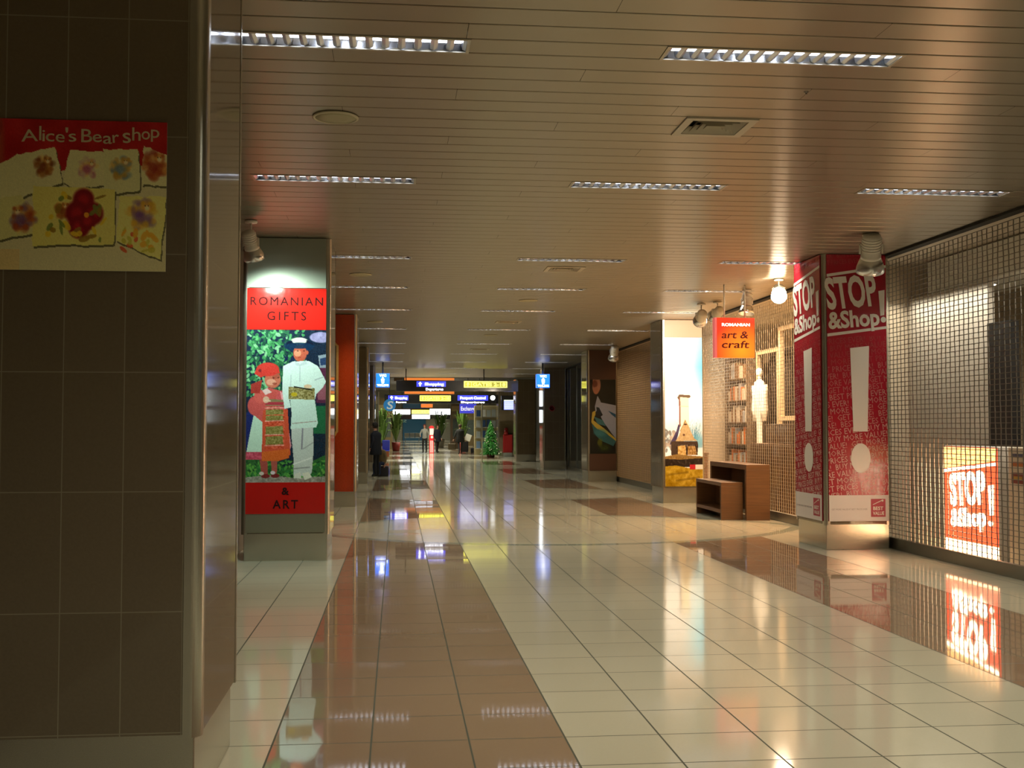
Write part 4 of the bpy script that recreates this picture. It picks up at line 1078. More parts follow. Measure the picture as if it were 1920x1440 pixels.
# ------------------------------------------------------------------ hanging lit signs
M_SBLACK = mat('sign_black', (.012, .012, .012), .2, coat=.5)
M_BLUE_L = mat('sign_blue', (.02, .03, .5), .3, emis=(.05, .06, .85), estr=1.6)
M_YEL_L = mat('sign_yellow', (.8, .75, .05), .3, emis=(.95, .90, .12), estr=3.0)
M_YEL_P = mat('sign_yellow_dim', (.4, .38, .03), .3, emis=(.95, .88, .12), estr=.45)
M_WHT_L = mat('sign_white', (.9, .9, .9), .3, emis=(.92, .95, 1), estr=5)
M_SKY_L = mat('wc_blue', (.01, .1, .6), .3, emis=(.01, .13, .75), estr=1.7)
M_ROD = mat('sign_rod', (.15, .15, .13), .4, .8)
def arrow(bm, M, u, v, s, w, up=True, mi=0):
    P = [(-.12, -.5), (.12, -.5), (.12, 0), (.42, 0), (0, .5), (-.42, 0), (-.12, 0)]
    if not up: P = [(y, -x) for x, y in P]
    polysheet(bm, M, [(u + x * s, v + y * s) for x, y in P], w, .003, mi)
def gantry(Y, x0, x1, z0, z1, name_label, rods):
    t = thing('hanging_sign', name_label, 'sign', ((x0 + x1) / 2, Y, z0), 'black hanging direction signs')
    bm = BX((x0, x1, Y, Y + .2, z0, z1), bevel=.01); obj('body', bm, M_SBLACK, t)
    top = H if Y < HALL else 6.2
    for x in rods:
        bm = bmesh.new(); cyl(bm, (x, Y + .1, z1 - .01), (x, Y + .1, top - .002), .02, seg=8); obj('rod', bm, M_ROD, t)
    return t, panel((0, Y, 0), '-y')
t, M = gantry(44.0, -.03, 4.75, 3.02, 3.45, 'nearest long black hanging sign, with a yellow GATES panel at its right', (.35, 3.4))
bm = bmesh.new(); sheet(bm, M, .76, 1.90, 3.20, 3.41, .002, .006); obj('blue_panel', bm, M_BLUE_L, t)
bm = bmesh.new(); arrow(bm, M, .90, 3.305, .17, .009); text_bm(bm, M, 'Shopping', 1.08, 3.255, .10, .009, .003, width=.74, bold=.03); text_bm(bm, M, 'Departures', 1.12, 3.06, .09, .003, .003, width=.68, bold=.03); obj('white_lettering', bm, M_WHT_L, t)
def gates(t, M, x0, x1, z0, z1):
    bm = bmesh.new(); sheet(bm, M, x0, x1, z0, z1, .002, .006); obj('yellow_panel', bm, M_YEL_P, t)
    bm = bmesh.new(); e = .035
    for a in ((x0, x1, z0, z0 + e), (x0, x1, z1 - e, z1), (x0, x0 + e, z0 + e, z1 - e), (x1 - e, x1, z0 + e, z1 - e), (x0 + .28, x0 + .305, z0 + e, z1 - e)): sheet(bm, M, *a, .009, .003)
    obj('yellow_border', bm, M_YEL_L, t)
    bm = bmesh.new(); text_bm(bm, M, 'GATES 2-18', x0 + .35, z0 + (z1 - z0) * .27, (z1 - z0) * .48, .009, .003, width=x1 - x0 - .42, bold=.025); obj('yellow_lettering', bm, M_YEL_L, t)
    bm = bmesh.new(); arrow(bm, M, x0 + .155, (z0 + z1) / 2, .17, .009); obj('arrow', bm, M_YEL_L, t)
gates(t, M, 2.61, 4.31, 3.17, 3.42)
t, M = gantry(60.0, -.65, 5.4, 2.88, 3.36, 'second black hanging sign, with three lit panels and a round number', (.3, 4.4))
bm = bmesh.new(); sheet(bm, M, -.45, .60, 3.05, 3.31, .002, .006); sheet(bm, M, 3.22, 4.85, 3.05, 3.33, .002, .006); obj('blue_panel', bm, M_BLUE_L, t)
bm = bmesh.new(); arrow(bm, M, -.28, 3.19, .2, .009); text_bm(bm, M, 'Shopping', -.1, 3.13, .11, .009, .003, width=.64, bold=.03); text_bm(bm, M, 'Departures', -.05, 2.92, .08, .003, .003, width=.55, bold=.01)
text_bm(bm, M, 'Passport Control', 3.36, 3.13, .13, .009, .003, width=1.36, bold=.04); text_bm(bm, M, 'Departures', 3.40, 2.92, .09, .003, .003, width=1.26, bold=.05)
polysheet(bm, M, oval(5.1, 3.20, .13, .13, 20), .003, .003); obj('white_lettering', bm, M_WHT_L, t)
bm = bmesh.new(); text_bm(bm, M, '33', 5.1, 3.15, .10, .007, .002, bold=.02, align='CENTER'); obj('number', bm, M_SBLACK, t)
gates(t, M, 1.21, 2.85, 3.02, 3.31)
t, M = gantry(120.0, -.6, 6.7, 2.5, 3.65, 'farthest black hanging sign, its panels blown out to white', (.5, 5.5))
bm = bmesh.new()
for a in ((-.51, 1.40, 3.02, 3.52), (3.49, 5.88, 3.0, 3.6), (6.10, 6.50, 3.0, 3.6), (1.6, 3.49, 2.56, 3.0)): sheet(bm, M, *a, .002, .006)
obj('white_panel', bm, M_WHT_L, t)
bm = bmesh.new(); sheet(bm, M, 1.57, 3.44, 3.08, 3.48, .002, .006); obj('yellow_panel', bm, M_YEL_L, t)
bm = bmesh.new(); text_bm(bm, M, 'GATES 2-18', 1.75, 3.2, .17, .009, .003, width=1.5); obj('black_lettering', bm, M_SBLACK, t)

def wc_sign(x0, label, rod=True):
    Y = 39.6; x1 = x0 + .47
    t = thing('toilet_sign', label, 'sign', (x0 + .23, Y, 3.0), 'blue lit toilet signs')
    bm = BX((x0, x1, Y, Y + .30, 3.02, 3.50), bevel=.008); obj('body', bm, M_SKY_L, t)
    M = panel((x0, Y, 0), '-y')
    bm = bmesh.new(); text_bm(bm, M, 'WC', .235, 3.39, .075, .002, .003, width=.24, bold=.03, align='CENTER'); text_bm(bm, M, 'TOILETS', .235, 3.055, .065, .002, .003, width=.40, bold=.03, align='CENTER')
    polysheet(bm, M, oval(.235, 3.345, .030, .027, 14), .002, .003)
    polysheet(bm, M, [(.175, 3.31), (.295, 3.31), (.285, 3.24), (.272, 3.15), (.198, 3.15), (.185, 3.24)], .002, .003)
    obj('white_lettering', bm, M_WHT_L, t)
    bm = bmesh.new(); cyl(bm, (x0 + .235, Y + .15, 3.49), (x0 + .235, Y + .15, H - .002), .03, seg=10); obj('rod', bm, M_ROD, t)
wc_sign(-.73, 'blue square WC toilet sign hanging on the left of the hall')
wc_sign(4.93, 'blue square WC toilet sign hanging on the right of the hall')
t = thing('trim_glint', 'added narrow glowing strip for the white reflection on the dark pillar corner under the right blue sign', 'lamp', (5.5, 42.8, 1.8))  # added strip, glows in place of a reflection in the steel corner trim
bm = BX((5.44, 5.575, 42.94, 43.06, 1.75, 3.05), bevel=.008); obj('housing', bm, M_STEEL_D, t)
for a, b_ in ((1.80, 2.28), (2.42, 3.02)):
    bm = BX((5.45, 5.565, 42.925, 42.94, a, b_)); obj('tube', bm, mat('glint_white', (.9, .9, .9), .4, emis=(.88, .95, 1), estr=3), t)  # emission stands for the reflected light, no real tube here

# ------------------------------------------------------------------ the far hall
t = thing('fascia_board', 'orange lit fascia board behind the first hanging sign', 'fascia', (1.9, 75, 3.7))
MO = mat('orange_glow', (.7, .2, .02), .4, emis=(.85, .22, .04), estr=.9)
bm = BX((.5, 3.8, 75.0, 75.2, 3.85, 5.0)); obj('board', bm, MO, t)
for a in (.8, 3.5):
    bm = bmesh.new(); cyl(bm, (a, 75.1, 4.99), (a, 75.1, 6.2), .03, seg=8); obj('rod', bm, M_ROD, t)
bm = BX((-.2, .45, 75.0, 75.2, 4.7, 5.0), (.46, .5, 75.0, 75.2, 3.85, 5.0)); obj('dark_edge', bm, mat('fascia_brown', (.12, .06, .02), .5), t)

MO_ = MO
def far_sign(nm, x0, x1, Y, z0, z1, m, s, label, lm=None, wd=.8, hh=.5, cat='sign'):
    t = thing(nm, label, cat, ((x0 + x1) / 2, Y, z0))
    bm = BX((x0, x1, Y, Y + .12, z0, z1), bevel=.01); obj('body', bm, m, t)
    if s:
        bm = bmesh.new(); text_bm(bm, panel((x0, Y, 0), '-y'), s, (x1 - x0) / 2, z0 + (z1 - z0) * (1 - hh) / 2, (z1 - z0) * hh, .003, .004, width=(x1 - x0) * wd, align='CENTER', bold=.02); obj('lettering', bm, lm, t)
    bm = bmesh.new(); cyl(bm, ((x0 + x1) / 2, Y + .06, z1 - .01), ((x0 + x1) / 2, Y + .06, 6.199 if Y > HALL else H - .001), .02, seg=8); obj('rod', bm, M_ROD, t)
    return t
far_sign('exchange_sign', 3.89, 4.92, 70, 2.50, 3.09, mat('exchange_blue', (.03, .04, .35), .3, emis=(.04, .04, .45), estr=.9), 'Exchange', 'blue hanging Exchange sign right of the middle', mat('soft_white', (.7, .7, .75), .4, emis=(.6, .6, .7), estr=.9), .86, .42)
far_sign('shop_sign', 1.62, 2.4, 76, 2.96, 3.2, MO, None, 'small orange lit sign under the second hanging sign')
t = thing('flight_screen', 'bluish lit flight screen hanging at the right beside the tree', 'screen', (5.9, 58.5, 2.55))
bm = BX((5.42, 6.28, 58.5, 58.65, 2.50, 3.28), bevel=.01); obj('body', bm, M_SBLACK, t)
bm = BX((5.56, 6.12, 58.49, 58.499, 2.54, 2.98)); obj('screen', bm, mat('screen_blue', (.2, .25, .8), .3, emis=(.22, .26, .85), estr=1.6), t)
bm = BX((5.56, 6.12, 58.485, 58.489, 2.985, 3.05)); obj('header', bm, mat('screen_head', (.8, .9, .8), .3, emis=(.7, .85, .65), estr=1.5), t)
bm = bmesh.new()
for k in range(7): box(bm, 5.58, 6.10, 58.484, 58.488, 2.58 + k * .055, 2.595 + k * .055)
obj('text_lines', bm, mat('screen_lines', (.8, .8, 1), .3, emis=(.6, .65, 1), estr=1.8), t)
bm = bmesh.new(); cyl(bm, (5.85, 58.6, 3.27), (5.85, 58.6, 6.199), .02, seg=8); obj('rod', bm, M_ROD, t)
t = thing('round_sign', 'round blue sign with a pale letter S on the left of the hall', 'sign', (-.3, 50, 2.3))
bm = bmesh.new(); cyl(bm, (-.32, 50, 2.6), (-.32, 50.08, 2.6), .27, seg=28); obj('disc', bm, mat('round_blue', (.02, .12, .28), .3, emis=(.02, .14, .3), estr=.9), t)
bm = bmesh.new(); text_bm(bm, panel((-.32, 50, 0), '-y'), 'S', 0, 2.43, .34, .003, .004, width=.26, bold=.02, align='CENTER', shear=.15); obj('lettering', bm, mat('round_letter', (.5, .55, .5), .4, emis=(.45, .5, .45), estr=.7), t)
bm = bmesh.new(); cyl(bm, (-.32, 50.04, 2.86), (-.32, 50.04, H - .001), .015, seg=8); obj('rod', bm, M_ROD, t)
bm = bmesh.new(); cyl(bm, (3.87, 51.2, 0), (3.87, 51.2, 2.75), .025, seg=12); cyl(bm, (3.87, 51.2, 0), (3.87, 51.2, .02), .12, seg=16)
tag(obj('steel_post', bm, mat('pale_post', (.6, .6, .45), .35, .4)), 'thin pale steel post standing left of the green tree', 'post')
# dark teal glass at the far end, walls and door frames
bm = BX((.76, 3.6, 141.5, 141.8, 0, 4.9)); t = tag(obj('glass_screen', bm, mat('teal_glass', (.015, .06, .09), .15, emis=(.01, .03, .045), estr=.6)), 'dark teal glass screen closing the far end of the hall', 'glass screen')
t = thing('bench_seat', 'grey metal waiting seats in front of the dark teal glass', 'seats', (1.6, 132, 0))
MS = mat('seat_grey', (.35, .36, .33), .35, .6)
for k in range(3):
    x = .9 + k * .62
    bm = BX((x, x + .55, 132, 132.5, .42, .47), bevel=.015); obj('seat', bm, MS, t)
    bm = BX((x, x + .55, 132.45, 132.5, .5, .98), bevel=.015); obj('backrest', bm, MS, t)
for x in (1.0, 2.6):
    bm = bmesh.new(); cyl(bm, (x, 132.25, 0), (x, 132.25, .42), .03, seg=8); obj('leg', bm, MS, t)
# left shops beyond the pillars, right news stand
M_PANEL = mat('shop_panel_tan', (.30, .24, .15), .5)
for i, (x0, x1, y, z1, c, nm, l) in enumerate(((-2.6, -1.0, 62, 3.6, '#5a5a48', 'kiosk', 'grey green kiosk on the left behind the round blue sign'), (-1.9, -.3, 84, 3.8, '#6a5c3c', 'kiosk', 'tan kiosk on the left behind the potted plants'),
                                               (4.2, 5.0, 88, 3.6, '#5e4c34', 'kiosk', 'narrow brown kiosk behind the man in black'), (5.0, 7.5, 100, 3.9, '#6a5a3a', 'kiosk', 'far tan kiosk right of the middle'))):
    t = thing(nm, l, 'kiosk', ((x0 + x1) / 2, y + .5, 0), 'kiosks in the far hall')
    bm = BX((x0, x1, y, y + 1.2, 0, z1), bevel=.02); obj('body', bm, mat('kiosk_' + c[1:], c, .5), t)
    bm = BX((x0 + .15, x1 - .15, y - .012, y - .001, .9, 2.3)); obj('glass', bm, mat('kiosk_glass', (.08, .10, .09), .1), t)
    bm = BX((x0 + .05, x1 - .05, y - .03, y - .001, 2.9, 3.3)); obj('header', bm, mat('kiosk_head_%d' % i, [(.25, .22, .15), (.3, .25, .12), (.3, .22, .1), (.3, .28, .18)][i], .4), t)
t = thing('news_stand', 'tall news rack with white and blue magazine covers behind the green tree', 'news rack', (5.2, 66, 0))
bm = BX((4.55, 6.2, 66.3, 66.6, 0, 2.9), bevel=.02); obj('back_panel', bm, mat('rack_tan', (.35, .30, .16), .5), t)
rs = random.Random(8)
for k in range(4):
    bm = BX((4.6, 6.15, 66.05, 66.298, .35 + k * .62, .40 + k * .62)); obj('shelf', bm, mat('rack_grey', (.3, .3, .28), .5), t)
for k in range(4):
    for j in range(5):
        c = rs.choice(['#c8ccd0', '#6a8ab0', '#b8b8a8', '#2a4a7a', '#c8a8a0', '#9aa4a8'])
        x = 4.66 + j * .3; z = .405 + k * .62
        bm = BX((x, x + .24, 66.12, 66.15, z, z + .36 + .1 * rs.random()))
        nm = {'#c8ccd0': 'white', '#6a8ab0': 'light blue', '#b8b8a8': 'cream', '#2a4a7a': 'dark blue', '#c8a8a0': 'pink', '#9aa4a8': 'grey'}[c]
        tag(obj('magazine', bm, mat('cover_' + c[1:], c, .4)), f'{nm} magazine cover on the {["lowest", "second", "third", "top"][k]} shelf of the news rack, {["leftmost", "second from left", "middle", "fourth from left", "rightmost"][j]}', 'magazine', 'magazines on the news rack')
# red fire cabinet
t = thing('fire_cabinet', 'red fire extinguisher cabinet in front of the distant brown pillar', 'fire cabinet', (6.1, 62.15, .2))
MR = mat('fire_red', (.30, .008, .008), .4)
bm = BX((5.86, 6.38, 62.05, 62.3, .22, 1.22), bevel=.02); obj('body', bm, MR, t)
bm = BX((5.89, 6.35, 62.035, 62.05, .26, 1.18), bevel=.01); obj('door', bm, MR, t)
bm = bmesh.new(); cyl(bm, (6.02, 62.1, 1.22), (6.02, 62.1, 1.5), .13, r2=.10, seg=16); ball(bm, (6.02, 62.1, 1.5), .11, seg=14); obj('alarm_bell', bm, MR, t)
bm = BX((5.9, 6.34, 62.06, 62.29, 0, .22)); obj('base', bm, mat('base_pale', (.4, .42, .38), .4, .5), t)
bm = bmesh.new(); lathe(bm, [(.11, 0), (.11, .012), (.075, .012), (.075, 0)], (5.93, 42.885, 2.34), 20, axis=(0, -1, 0)); box(bm, 5.90, 5.96, 42.868, 42.884, 2.325, 2.355)
tag(obj('round_notice', bm, mat('notice_red', (.35, .04, .04), .4)), 'small round red prohibition notice on the plain dark pillar', 'notice')

# ------------------------------------------------------------------ plants
def christmas_tree(x, y, h):
    t = thing('christmas_tree', 'green decorated Christmas tree standing on the right of the hall', 'tree', (x, y, 0))
    bm = bmesh.new(); cyl(bm, (x, y, .12), (x, y, h - .05), .04, r2=.01, seg=8); obj('trunk', bm, mat('trunk_brown', (.08, .05, .03), .8), t)
    bm = bmesh.new(); lathe(bm, [(.16, 0), (.2, .02), (.22, .2), (.2, .2)], (x, y, 0), 16); obj('pot', bm, mat('tree_pot', (.12, .03, .02), .5), t)
    rs = random.Random(4); bm = bmesh.new()
    for k in range(1500):
        f = rs.random() ** 1.5; z = .16 + f * (h - .22); R = .60 * (1 - f) ** .85 + .03
        a = rs.random() * 2 * PI; r0 = R * rs.uniform(.2, .75); r1 = min(R * 1.12, r0 + rs.uniform(.1, .22))
        p = Vector((x + r0 * math.cos(a), y + r0 * math.sin(a), z + .05)); q = Vector((x + r1 * math.cos(a + rs.uniform(-.2, .2)), y + r1 * math.sin(a + rs.uniform(-.2, .2)), z - rs.uniform(.0, .08)))
        d = (q - p); s = d.cross(Vector((0, 0, 1))).normalized() * .028; u = Vector((0, 0, .022))
        v = [bm.verts.new(c) for c in (p - s, p + s, p + u, q)]
        for idx in ((0, 1, 3), (1, 2, 3), (2, 0, 3), (0, 2, 1)):
            fc = bm.faces.new([v[i] for i in idx]); fc.material_index = 0 if rs.random() < .6 else 1
    obj('foliage', bm, [mat('fir_green', (.02, .17, .02), .6), mat('fir_light', (.06, .34, .04), .5)], t)
    bm = bmesh.new()
    for k in range(34):
        f = rs.random() ** 1.2; z = .2 + f * (h - .3); R = .53 * (1 - f) ** .85 + .04; a = rs.random() * 2 * PI
        ball(bm, (x + R * math.cos(a), y + R * math.sin(a), z), .022, seg=6)
    bl = obj('baubles', bm, mat('bauble', (.8, .75, .4), .15, .8, emis=(.9, .9, .6), estr=.5), t); bl['kind'] = 'stuff'
christmas_tree(5.02, 60.3, 2.0)
def potted_palm(x, y, h, pot, label, n=26, seed=1, potc=(.25, .03, .02), cat='potted plant', spread=.55):
    t = thing('potted_plant', label, cat, (x, y, 0), 'potted plants in the far hall')
    bm = bmesh.new(); lathe(bm, [(pot * .7, 0), (pot * .8, .03), (pot, pot * 2), (pot * .88, pot * 2), (pot * .86, pot * 1.85), (.01, pot * 1.85)], (x, y, 0), 18); obj('pot', bm, mat('pot_%d' % int(potc[0] * 100), potc, .5), t)
    rs = random.Random(seed); bm = bmesh.new()
    for k in range(n):
        a = rs.random() * 2 * PI; L = rs.uniform(.5, 1) * spread; b0 = rs.uniform(.35, .95) * (h - pot * 2) + pot * 2
        prev = None
        for q in range(6):
            f = q / 5; r = L * f; z = pot * 2 + (b0 - pot * 2) * min(1, f * 1.6) - .25 * L * max(0, f - .5)
            w = .055 * math.sin(PI * min(.98, f + .08)) + .006
            c = Vector((x + r * math.cos(a), y + r * math.sin(a), z)); s = Vector((-math.sin(a), math.cos(a), 0)) * w
            cur = (bm.verts.new(c - s), bm.verts.new(c + s + Vector((0, 0, .01))))
            if prev: bm.faces.new((prev[0], prev[1], cur[1], cur[0]))
            prev = cur
    obj('leaves', bm, mat('palm_green', (.10, .20, .03), .5, var=.4), t, recalc=False)
potted_palm(-.05, 78, 3.0, .3, 'tall leafy plant in a dark red pot left of the waiting seats', 60, 1, spread=.8)
potted_palm(3.55, 92, 3.3, .35, 'tall palm in a pot behind the two standing people', 60, 2, (.3, .28, .2), spread=1.1)
potted_palm(4.75, 82, 3.2, .3, 'leafy palm in a pot behind the man in black', 46, 3, (.25, .2, .12), spread=.9)
potted_palm(-.85, 66, 3.1, .28, 'big leafy plant under the round blue sign at the left', 50, 5, (.2, .15, .1), spread=.6)
t = thing('chair', 'blue chair with an orange front at the left side of the hall', 'chair', (-.52, 56.5, 0))
MB_, MOR = mat('chair_blue', (.02, .03, .30), .4), mat('chair_orange', (.28, .07, .02), .5)
bm = BX((-.73, -.35, 56.65, 56.71, .48, .98), bevel=.025); obj('backrest', bm, MB_, t)
bm = BX((-.73, -.35, 56.3, 56.7, .43, .48), bevel=.02); obj('seat', bm, MB_, t)
bm = BX((-.70, -.38, 56.32, 56.34, .16, .42)); obj('front_panel', bm, MOR, t)
for sx in (-.70, -.38):
    for sy in (56.36, 56.66):
        bm = bmesh.new(); cyl(bm, (sx, sy, 0), (sx, sy, .43), .015, seg=8); obj('leg', bm, M_STEEL_D, t)

# ------------------------------------------------------------------ people
SKIN = mat('skin', (.45, .24, .16), .6)
def skin_body(name, joints, bones, mats, region, parent, root=0):
    bm = bmesh.new(); ly = bm.verts.layers.skin.verify(); vs = []
    for i, (p, r) in enumerate(joints):
        v = bm.verts.new(p); r = r if isinstance(r, tuple) else (r, r)
        v[ly].radius = r; v[ly].use_root = (i == root); vs.append(v)
    for a, b_ in bones: bm.edges.new((vs[a], vs[b_]))
    me = bpy.data.meshes.new(name); bm.to_mesh(me); bm.free()
    o = bpy.data.objects.new(name, me); COL.objects.link(o)
    md = o.modifiers.new('s', 'SKIN'); md.use_smooth_shade = True
    o.modifiers.new('u', 'SUBSURF').levels = 1
    dg = bpy.context.evaluated_depsgraph_get(); dg.update()
    m2 = bpy.data.meshes.new_from_object(o.evaluated_get(dg)); bpy.data.objects.remove(o); bpy.data.meshes.remove(me)
    return m2
def person(label, x, y, turn=0.0, h=1.78, top='#101014', legs='#14141a', hair='#1c120c', shoe='#0a0a0a', stride=.0, arm_l=None, arm_r=None, lean=0.0, seated=False, coat=None, skirt=None, group='travellers in the hall'):
    """body faces local +y"""
    k = h / 1.78
    t = thing('person', label, 'person', (0, 0, 0), group)
    if seated:
        J = [((0, 0, .52), .13), ((0, .02, .72), .13), ((0, .05 + lean, .92), .16), ((0, .07 + lean, 1.05), .06), ((0, .10 + lean, 1.12), .055), ((0, .13 + lean, 1.20), .09), ((0, .13 + lean, 1.30), .07)]
        hip = .50; knee = ((.12, .42, .50), (.12, .40, .09)); shz = .98; shy = .05 + lean
    else:
        J = [((0, 0, .96), .125), ((0, .01, 1.14), .12), ((0, .02 + lean, 1.34), (.16, .13)), ((0, .02 + lean, 1.48), .06), ((0, .03 + lean, 1.54), .052), ((0, .05 + lean, 1.62), .088), ((0, .045 + lean, 1.70), .07)]
        hip = .92; shz = 1.41; shy = .02 + lean
    B = [(0, 1), (1, 2), (2, 3), (3, 4), (4, 5), (5, 6)]
    hands = []
    for s, arm, sd in ((-1, arm_l, -1), (1, arm_r, 1)):
        i = len(J)
        el, wr = arm or ((.24, -.02, shz - .27), (.25, .08, shz - .50))
        J += [((s * .17, shy, shz), .065), ((s * el[0], el[1] + shy, el[2]), .048), ((s * wr[0], wr[1] + shy, wr[2]), .032)]
        B += [(2, i), (i, i + 1), (i + 1, i + 2)]
        d = (Vector(J[i + 2][0]) - Vector(J[i + 1][0])).normalized(); hands.append((Vector(J[i + 2][0]), d, s))
        i = len(J)
        if seated:
            J += [((s * .10, .06, hip), .085), ((s * .13, .44, .50), .065), ((s * .13, .42, .10), .042), ((s * .135, .56, .045), .036)]
        else:
            f = s * stride
            J += [((s * .09, 0, hip - .02), .088), ((s * .10, f * .5 + .02, .52), .062), ((s * .10, f - .02, .10 + (.06 if f < 0 else 0)), .042), ((s * .11, f + .13, .045), .036)]
        B += [(0, i), (i, i + 1), (i + 1, i + 2), (i + 2, i + 3)]
    me = skin_body('b', J, B, None, None, None)
    bm = bmesh.new(); bm.from_mesh(me); bpy.data.meshes.remove(me)
    zneck = J[3][0][2] + .01
    for f in bm.faces:
        c = f.calc_center_median(); f.smooth = True
        z = c.z
        if z > zneck: mi = 0
        elif z < .085: mi = 3
        else:
            mi = 1
            if (not seated and z < .93 and abs(c.x) < .185) or (seated and (z < .56 and abs(c.x) < .22 and (c.y > .04 or z < .5))): mi = 2
        for w, d, s in hands:
            if (c - w).length < .05: mi = 0
        f.material_index = mi
    # palms and five fingers
    for w, d, s in hands:
        side = d.cross(Vector((0, 1, 0.1))).normalized(); 
        pc = w + d * .05; ball(bm, pc, .04, sx=.6, sy=.85, sz=1.05, seg=8, mi=0)
        for q in range(4):
            b0 = w + d * .085 + Vector((0, (q - 1.5) * .019, 0)); L = (.055, .068, .064, .05)[q]
            mid = b0 + d * L * .55; tip = mid + (d * .8 + Vector((-s * .55, 0, 0))).normalized() * L * .5
            cyl(bm, b0, mid, .0095, r2=.0085, seg=6); cyl(bm, mid, tip, .0085, r2=.006, seg=6)
        tb = w + d * .035 + Vector((0, .032, 0)); cyl(bm, tb, tb + d * .04 + Vector((-s * .01, .028, 0)), .011, r2=.007, seg=6)
    # nose and ears
    hc = Vector(J[5][0]); 
    cyl(bm, hc + Vector((0, .075, .03)), hc + Vector((0, .105, -.015)), .008, r2=.014, seg=6)
    for s in (-1, 1): ball(bm, hc + Vector((s * .085, 0, 0)), .02, sx=.4, sy=.7, sz=1.2, seg=8)
    M_ = Matrix.Translation((x, y, 0)) @ Matrix.Rotation(turn, 4, 'Z') @ Matrix.Scale(k, 4)
    def fin(b_, n, m_): bmesh.ops.transform(b_, matrix=M_, verts=b_.verts); return obj(n, b_, m_, t, recalc=False)
    t.location = (x, y, 0)
    eyes = bmesh.new()
    for s in (-1, 1): ball(eyes, hc + Vector((s * .032, .078, .02)), .011, seg=8)
    fin(eyes, 'eyes', mat('eye_dark', (.03, .02, .02), .3))
    mo = bmesh.new(); ball(mo, hc + Vector((0, .083, -.04)), .02, sx=1, sy=.25, sz=.25, seg=8); fin(mo, 'mouth', mat('lips', (.35, .08, .07), .5))
    fin(bm, 'body', [SKIN, mat('cloth_' + top[1:], top, .8), mat('cloth_' + legs[1:], legs, .8), mat('shoe_' + shoe[1:], shoe, .4)])
    hb = bmesh.new(); ball(hb, hc + Vector((0, -.018, .035)), .108, sx=.95, sy=1.0, sz=1.02, seg=14)
    for v in hb.verts:
        l = v.co - hc
        if l.y > .035 and l.z < .07: v.co.y = hc.y + .035
        if l.z < -.05: v.co.z = hc.z - .05
    fin(hb, 'hair', mat('hair_' + hair[1:], hair, .7))
    if coat:
        cb = bmesh.new(); z1 = J[2][0][2]
        lathe(cb, [(.205, z1 - .62), (.215, z1 - .60), (.19, z1 - .3), (.185, z1 - .12), (.20, z1), (.17, z1 + .07), (.08, z1 + .13)], (0, .015 + lean * .6, 0), 22, sx=1.22, sy=.85)
        fin(cb, 'coat', mat('coat_' + coat[1:], coat, .85))
    return t
# man in black walking away, bag in his left hand, papers under his right arm
person('person in a long black coat walking away with a tan bag and white papers', 3.72, 66.3, 0.15, 1.84, top='#0c0e0a', legs='#0a0a0c', hair='#3a2416', coat='#0a0b09', stride=.22, arm_r=((.24, .10, 1.12), (.30, .28, 1.02)), arm_l=((.30, -.02, 1.12), (.37, .0, .88)), lean=.04)
def handbag(x, y, z0, w, h, d, c, label, open_top=True, name='travel_bag', cat='bag'):
    t = thing(name, label, cat, (x, y, z0))
    bm = bmesh.new(); box(bm, x - w / 2, x + w / 2, y - d / 2, y + d / 2, z0, z0 + h, bevel=.05)
    obj('body', bm, mat('bag_' + c[1:], c, .6), t)
    bm = bmesh.new(); pts = [(x - w * .25 + w * .5 * i / 8, y, z0 + h - .01 + .14 * math.sin(PI * i / 8)) for i in range(9)]; wire(bm, pts, .012, 6); obj('handle', bm, mat('bag_' + c[1:], c, .6), t)
handbag(3.24, 66.3, .30, .46, .38, .22, '#3c3014', 'tan travel bag carried by the man in the black coat')
bm = BX((4.02, 4.36, 66.55, 66.58, .82, 1.22)); bmesh.ops.rotate(bm, cent=(4.2, 66.56, 1.0), matrix=Matrix.Rotation(.35, 3, 'Y'), verts=bm.verts)
tag(obj('papers', bm, mat('paper_white', (.8, .8, .74), .6)), 'white papers held by the man in the black coat', 'papers')
t = thing('suitcase', 'black upright suitcase beyond the man in the black coat', 'suitcase', (4.35, 72, 0))
bm = BX((4.12, 4.56, 72, 72.25, .05, .72), bevel=.03); obj('body', bm, M_BLACK, t)
bm = bmesh.new(); wire(bm, [(4.22, 72.12, .70), (4.22, 72.12, 1.0), (4.46, 72.12, 1.0), (4.46, 72.12, .70)], .012, 6); obj('handle', bm, M_STEEL_D, t)
for a in (4.2, 4.48):
    bm = bmesh.new(); cyl(bm, (a - .02, 72.12, .03), (a + .02, 72.12, .03), .03, seg=12); obj('wheel', bm, M_BLACK, t)
handbag(4.95, 72.5, 0, .42, .3, .3, '#0c1018', 'small dark bag on the floor right of the black suitcase', name='holdall')
# two standing people and the striped column
person('person with reddish brown hair, grey top and black trousers, standing left of the striped column', 1.74, 70.7, 2.9, 1.84, top='#8a8a82', legs='#0c0a0e', hair='#5a1c10', arm_r=((.26, .08, 1.16), (.20, .30, 1.05)))
person('person in a dark navy jacket and dark trousers, standing right of the striped column', 2.52, 70.9, -2.6, 1.80, top='#0e1220', legs='#241418', hair='#4a2c18', stride=.1, coat='#0c1020')
t = thing('striped_column', 'slim lit red and white column between the two standing people', 'column', (2.2, 71.6, 0))
MRl, MWl = mat('column_red', (.6, .02, .02), .4, emis=(.8, .03, .03), estr=.8), mat('column_white', (.9, .7, .6), .4, emis=(1, .62, .5), estr=1.0)
bm = BX((2.06, 2.34, 71.6, 71.85, .0, .80), bevel=.01); obj('lower_body', bm, MRl, t)
for a in (2.13, 2.20, 2.27):
    bm = BX((a - .017, a + .017, 71.58, 71.598, .03, .78)); obj('white_stripe', bm, MWl, t)
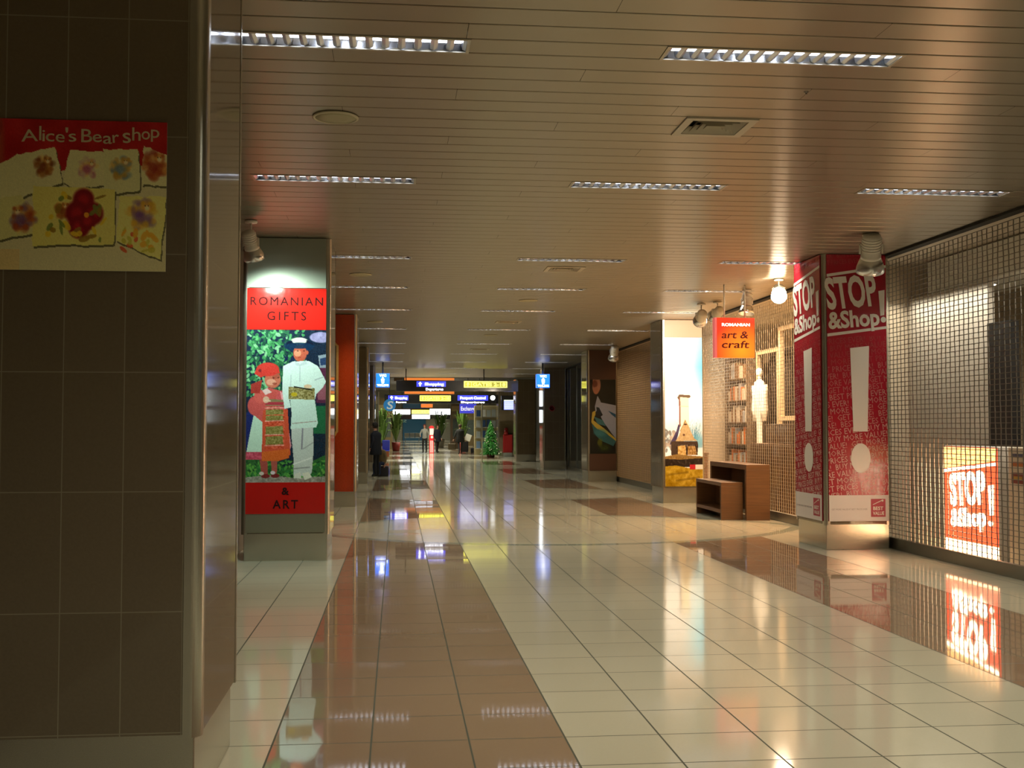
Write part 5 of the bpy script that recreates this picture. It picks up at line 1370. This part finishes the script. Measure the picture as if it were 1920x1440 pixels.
bm = BX((2.06, 2.34, 71.65, 71.9, .80, 1.14), bevel=.01); obj('middle_body', bm, MRl, t)
bm = bmesh.new(); ball(bm, (2.22, 71.65, 1.0), .08, seg=14); obj('white_ball', bm, MWl, t)
bm = BX((2.08, 2.33, 71.65, 71.88, 1.14, 1.56), bevel=.02); obj('upper_body', bm, MWl, t)
bm = bmesh.new(); lathe(bm, [(.17, 1.56), (.16, 1.64), (.10, 1.71), (.02, 1.73)], (2.2, 71.75, 0), 20); obj('cap', bm, MRl, t)
# people by the left pillar
person('person in dark navy clothes standing by the far left pillar', -.64, 36.6, 1.2, 1.80, top='#0c1424', legs='#0c1018', hair='#14100c', coat='#0c1220', lean=.03)
person('person in a beige jacket and blue jeans sitting low beside the dark suitcase', -.46, 37.6, 2.6, 1.5, top='#7a6a48', legs='#1c2c4a', hair='#4a2c18', seated=True, lean=.1)
bm = BX((-.66, -.26, 37.42, 37.85, 0, .33), bevel=.04); tag(obj('suitcase', bm, mat('trunk_dark', (.02, .02, .03), .6)), 'low dark suitcase used as a seat by the left pillar', 'suitcase')

# hall lamps and light
for i, (x, y, wd) in enumerate(((1.5, 56, 2.4), (1.5, 66, 2.4), (2.5, 80, 2.4), (2.5, 96, 2.4), (2.5, 115, 2.4), (2.5, 134, 2.4))):
    t = thing('strip_lamp', ['white strip lamp high in the far hall, just behind the first hanging sign', 'white strip lamp high in the far hall behind the second hanging sign', 'high strip lamp over the potted plants', 'high strip lamp farther down the hall', 'high strip lamp near the farthest sign', 'high strip lamp over the waiting seats'][i], 'lamp', (x, y, 6.1), 'strip lamps of the far hall')
    bm = BX((x - 1.2, x + 1.2, y - .1, y + .1, 6.12, 6.199)); obj('housing', bm, M_SPOTW, t)
    bm = BX((x - 1.15, x + 1.15, y - .07, y + .07, 6.10, 6.119)); obj('tube', bm, M_TUBE, t)
    light('AREA', 'hall_lamp', (x, y, 6.08), 560, FLUO, rot=(0, 0, 0), shape='RECTANGLE', size=2.3, size_y=.3, spread=math.radians(140))
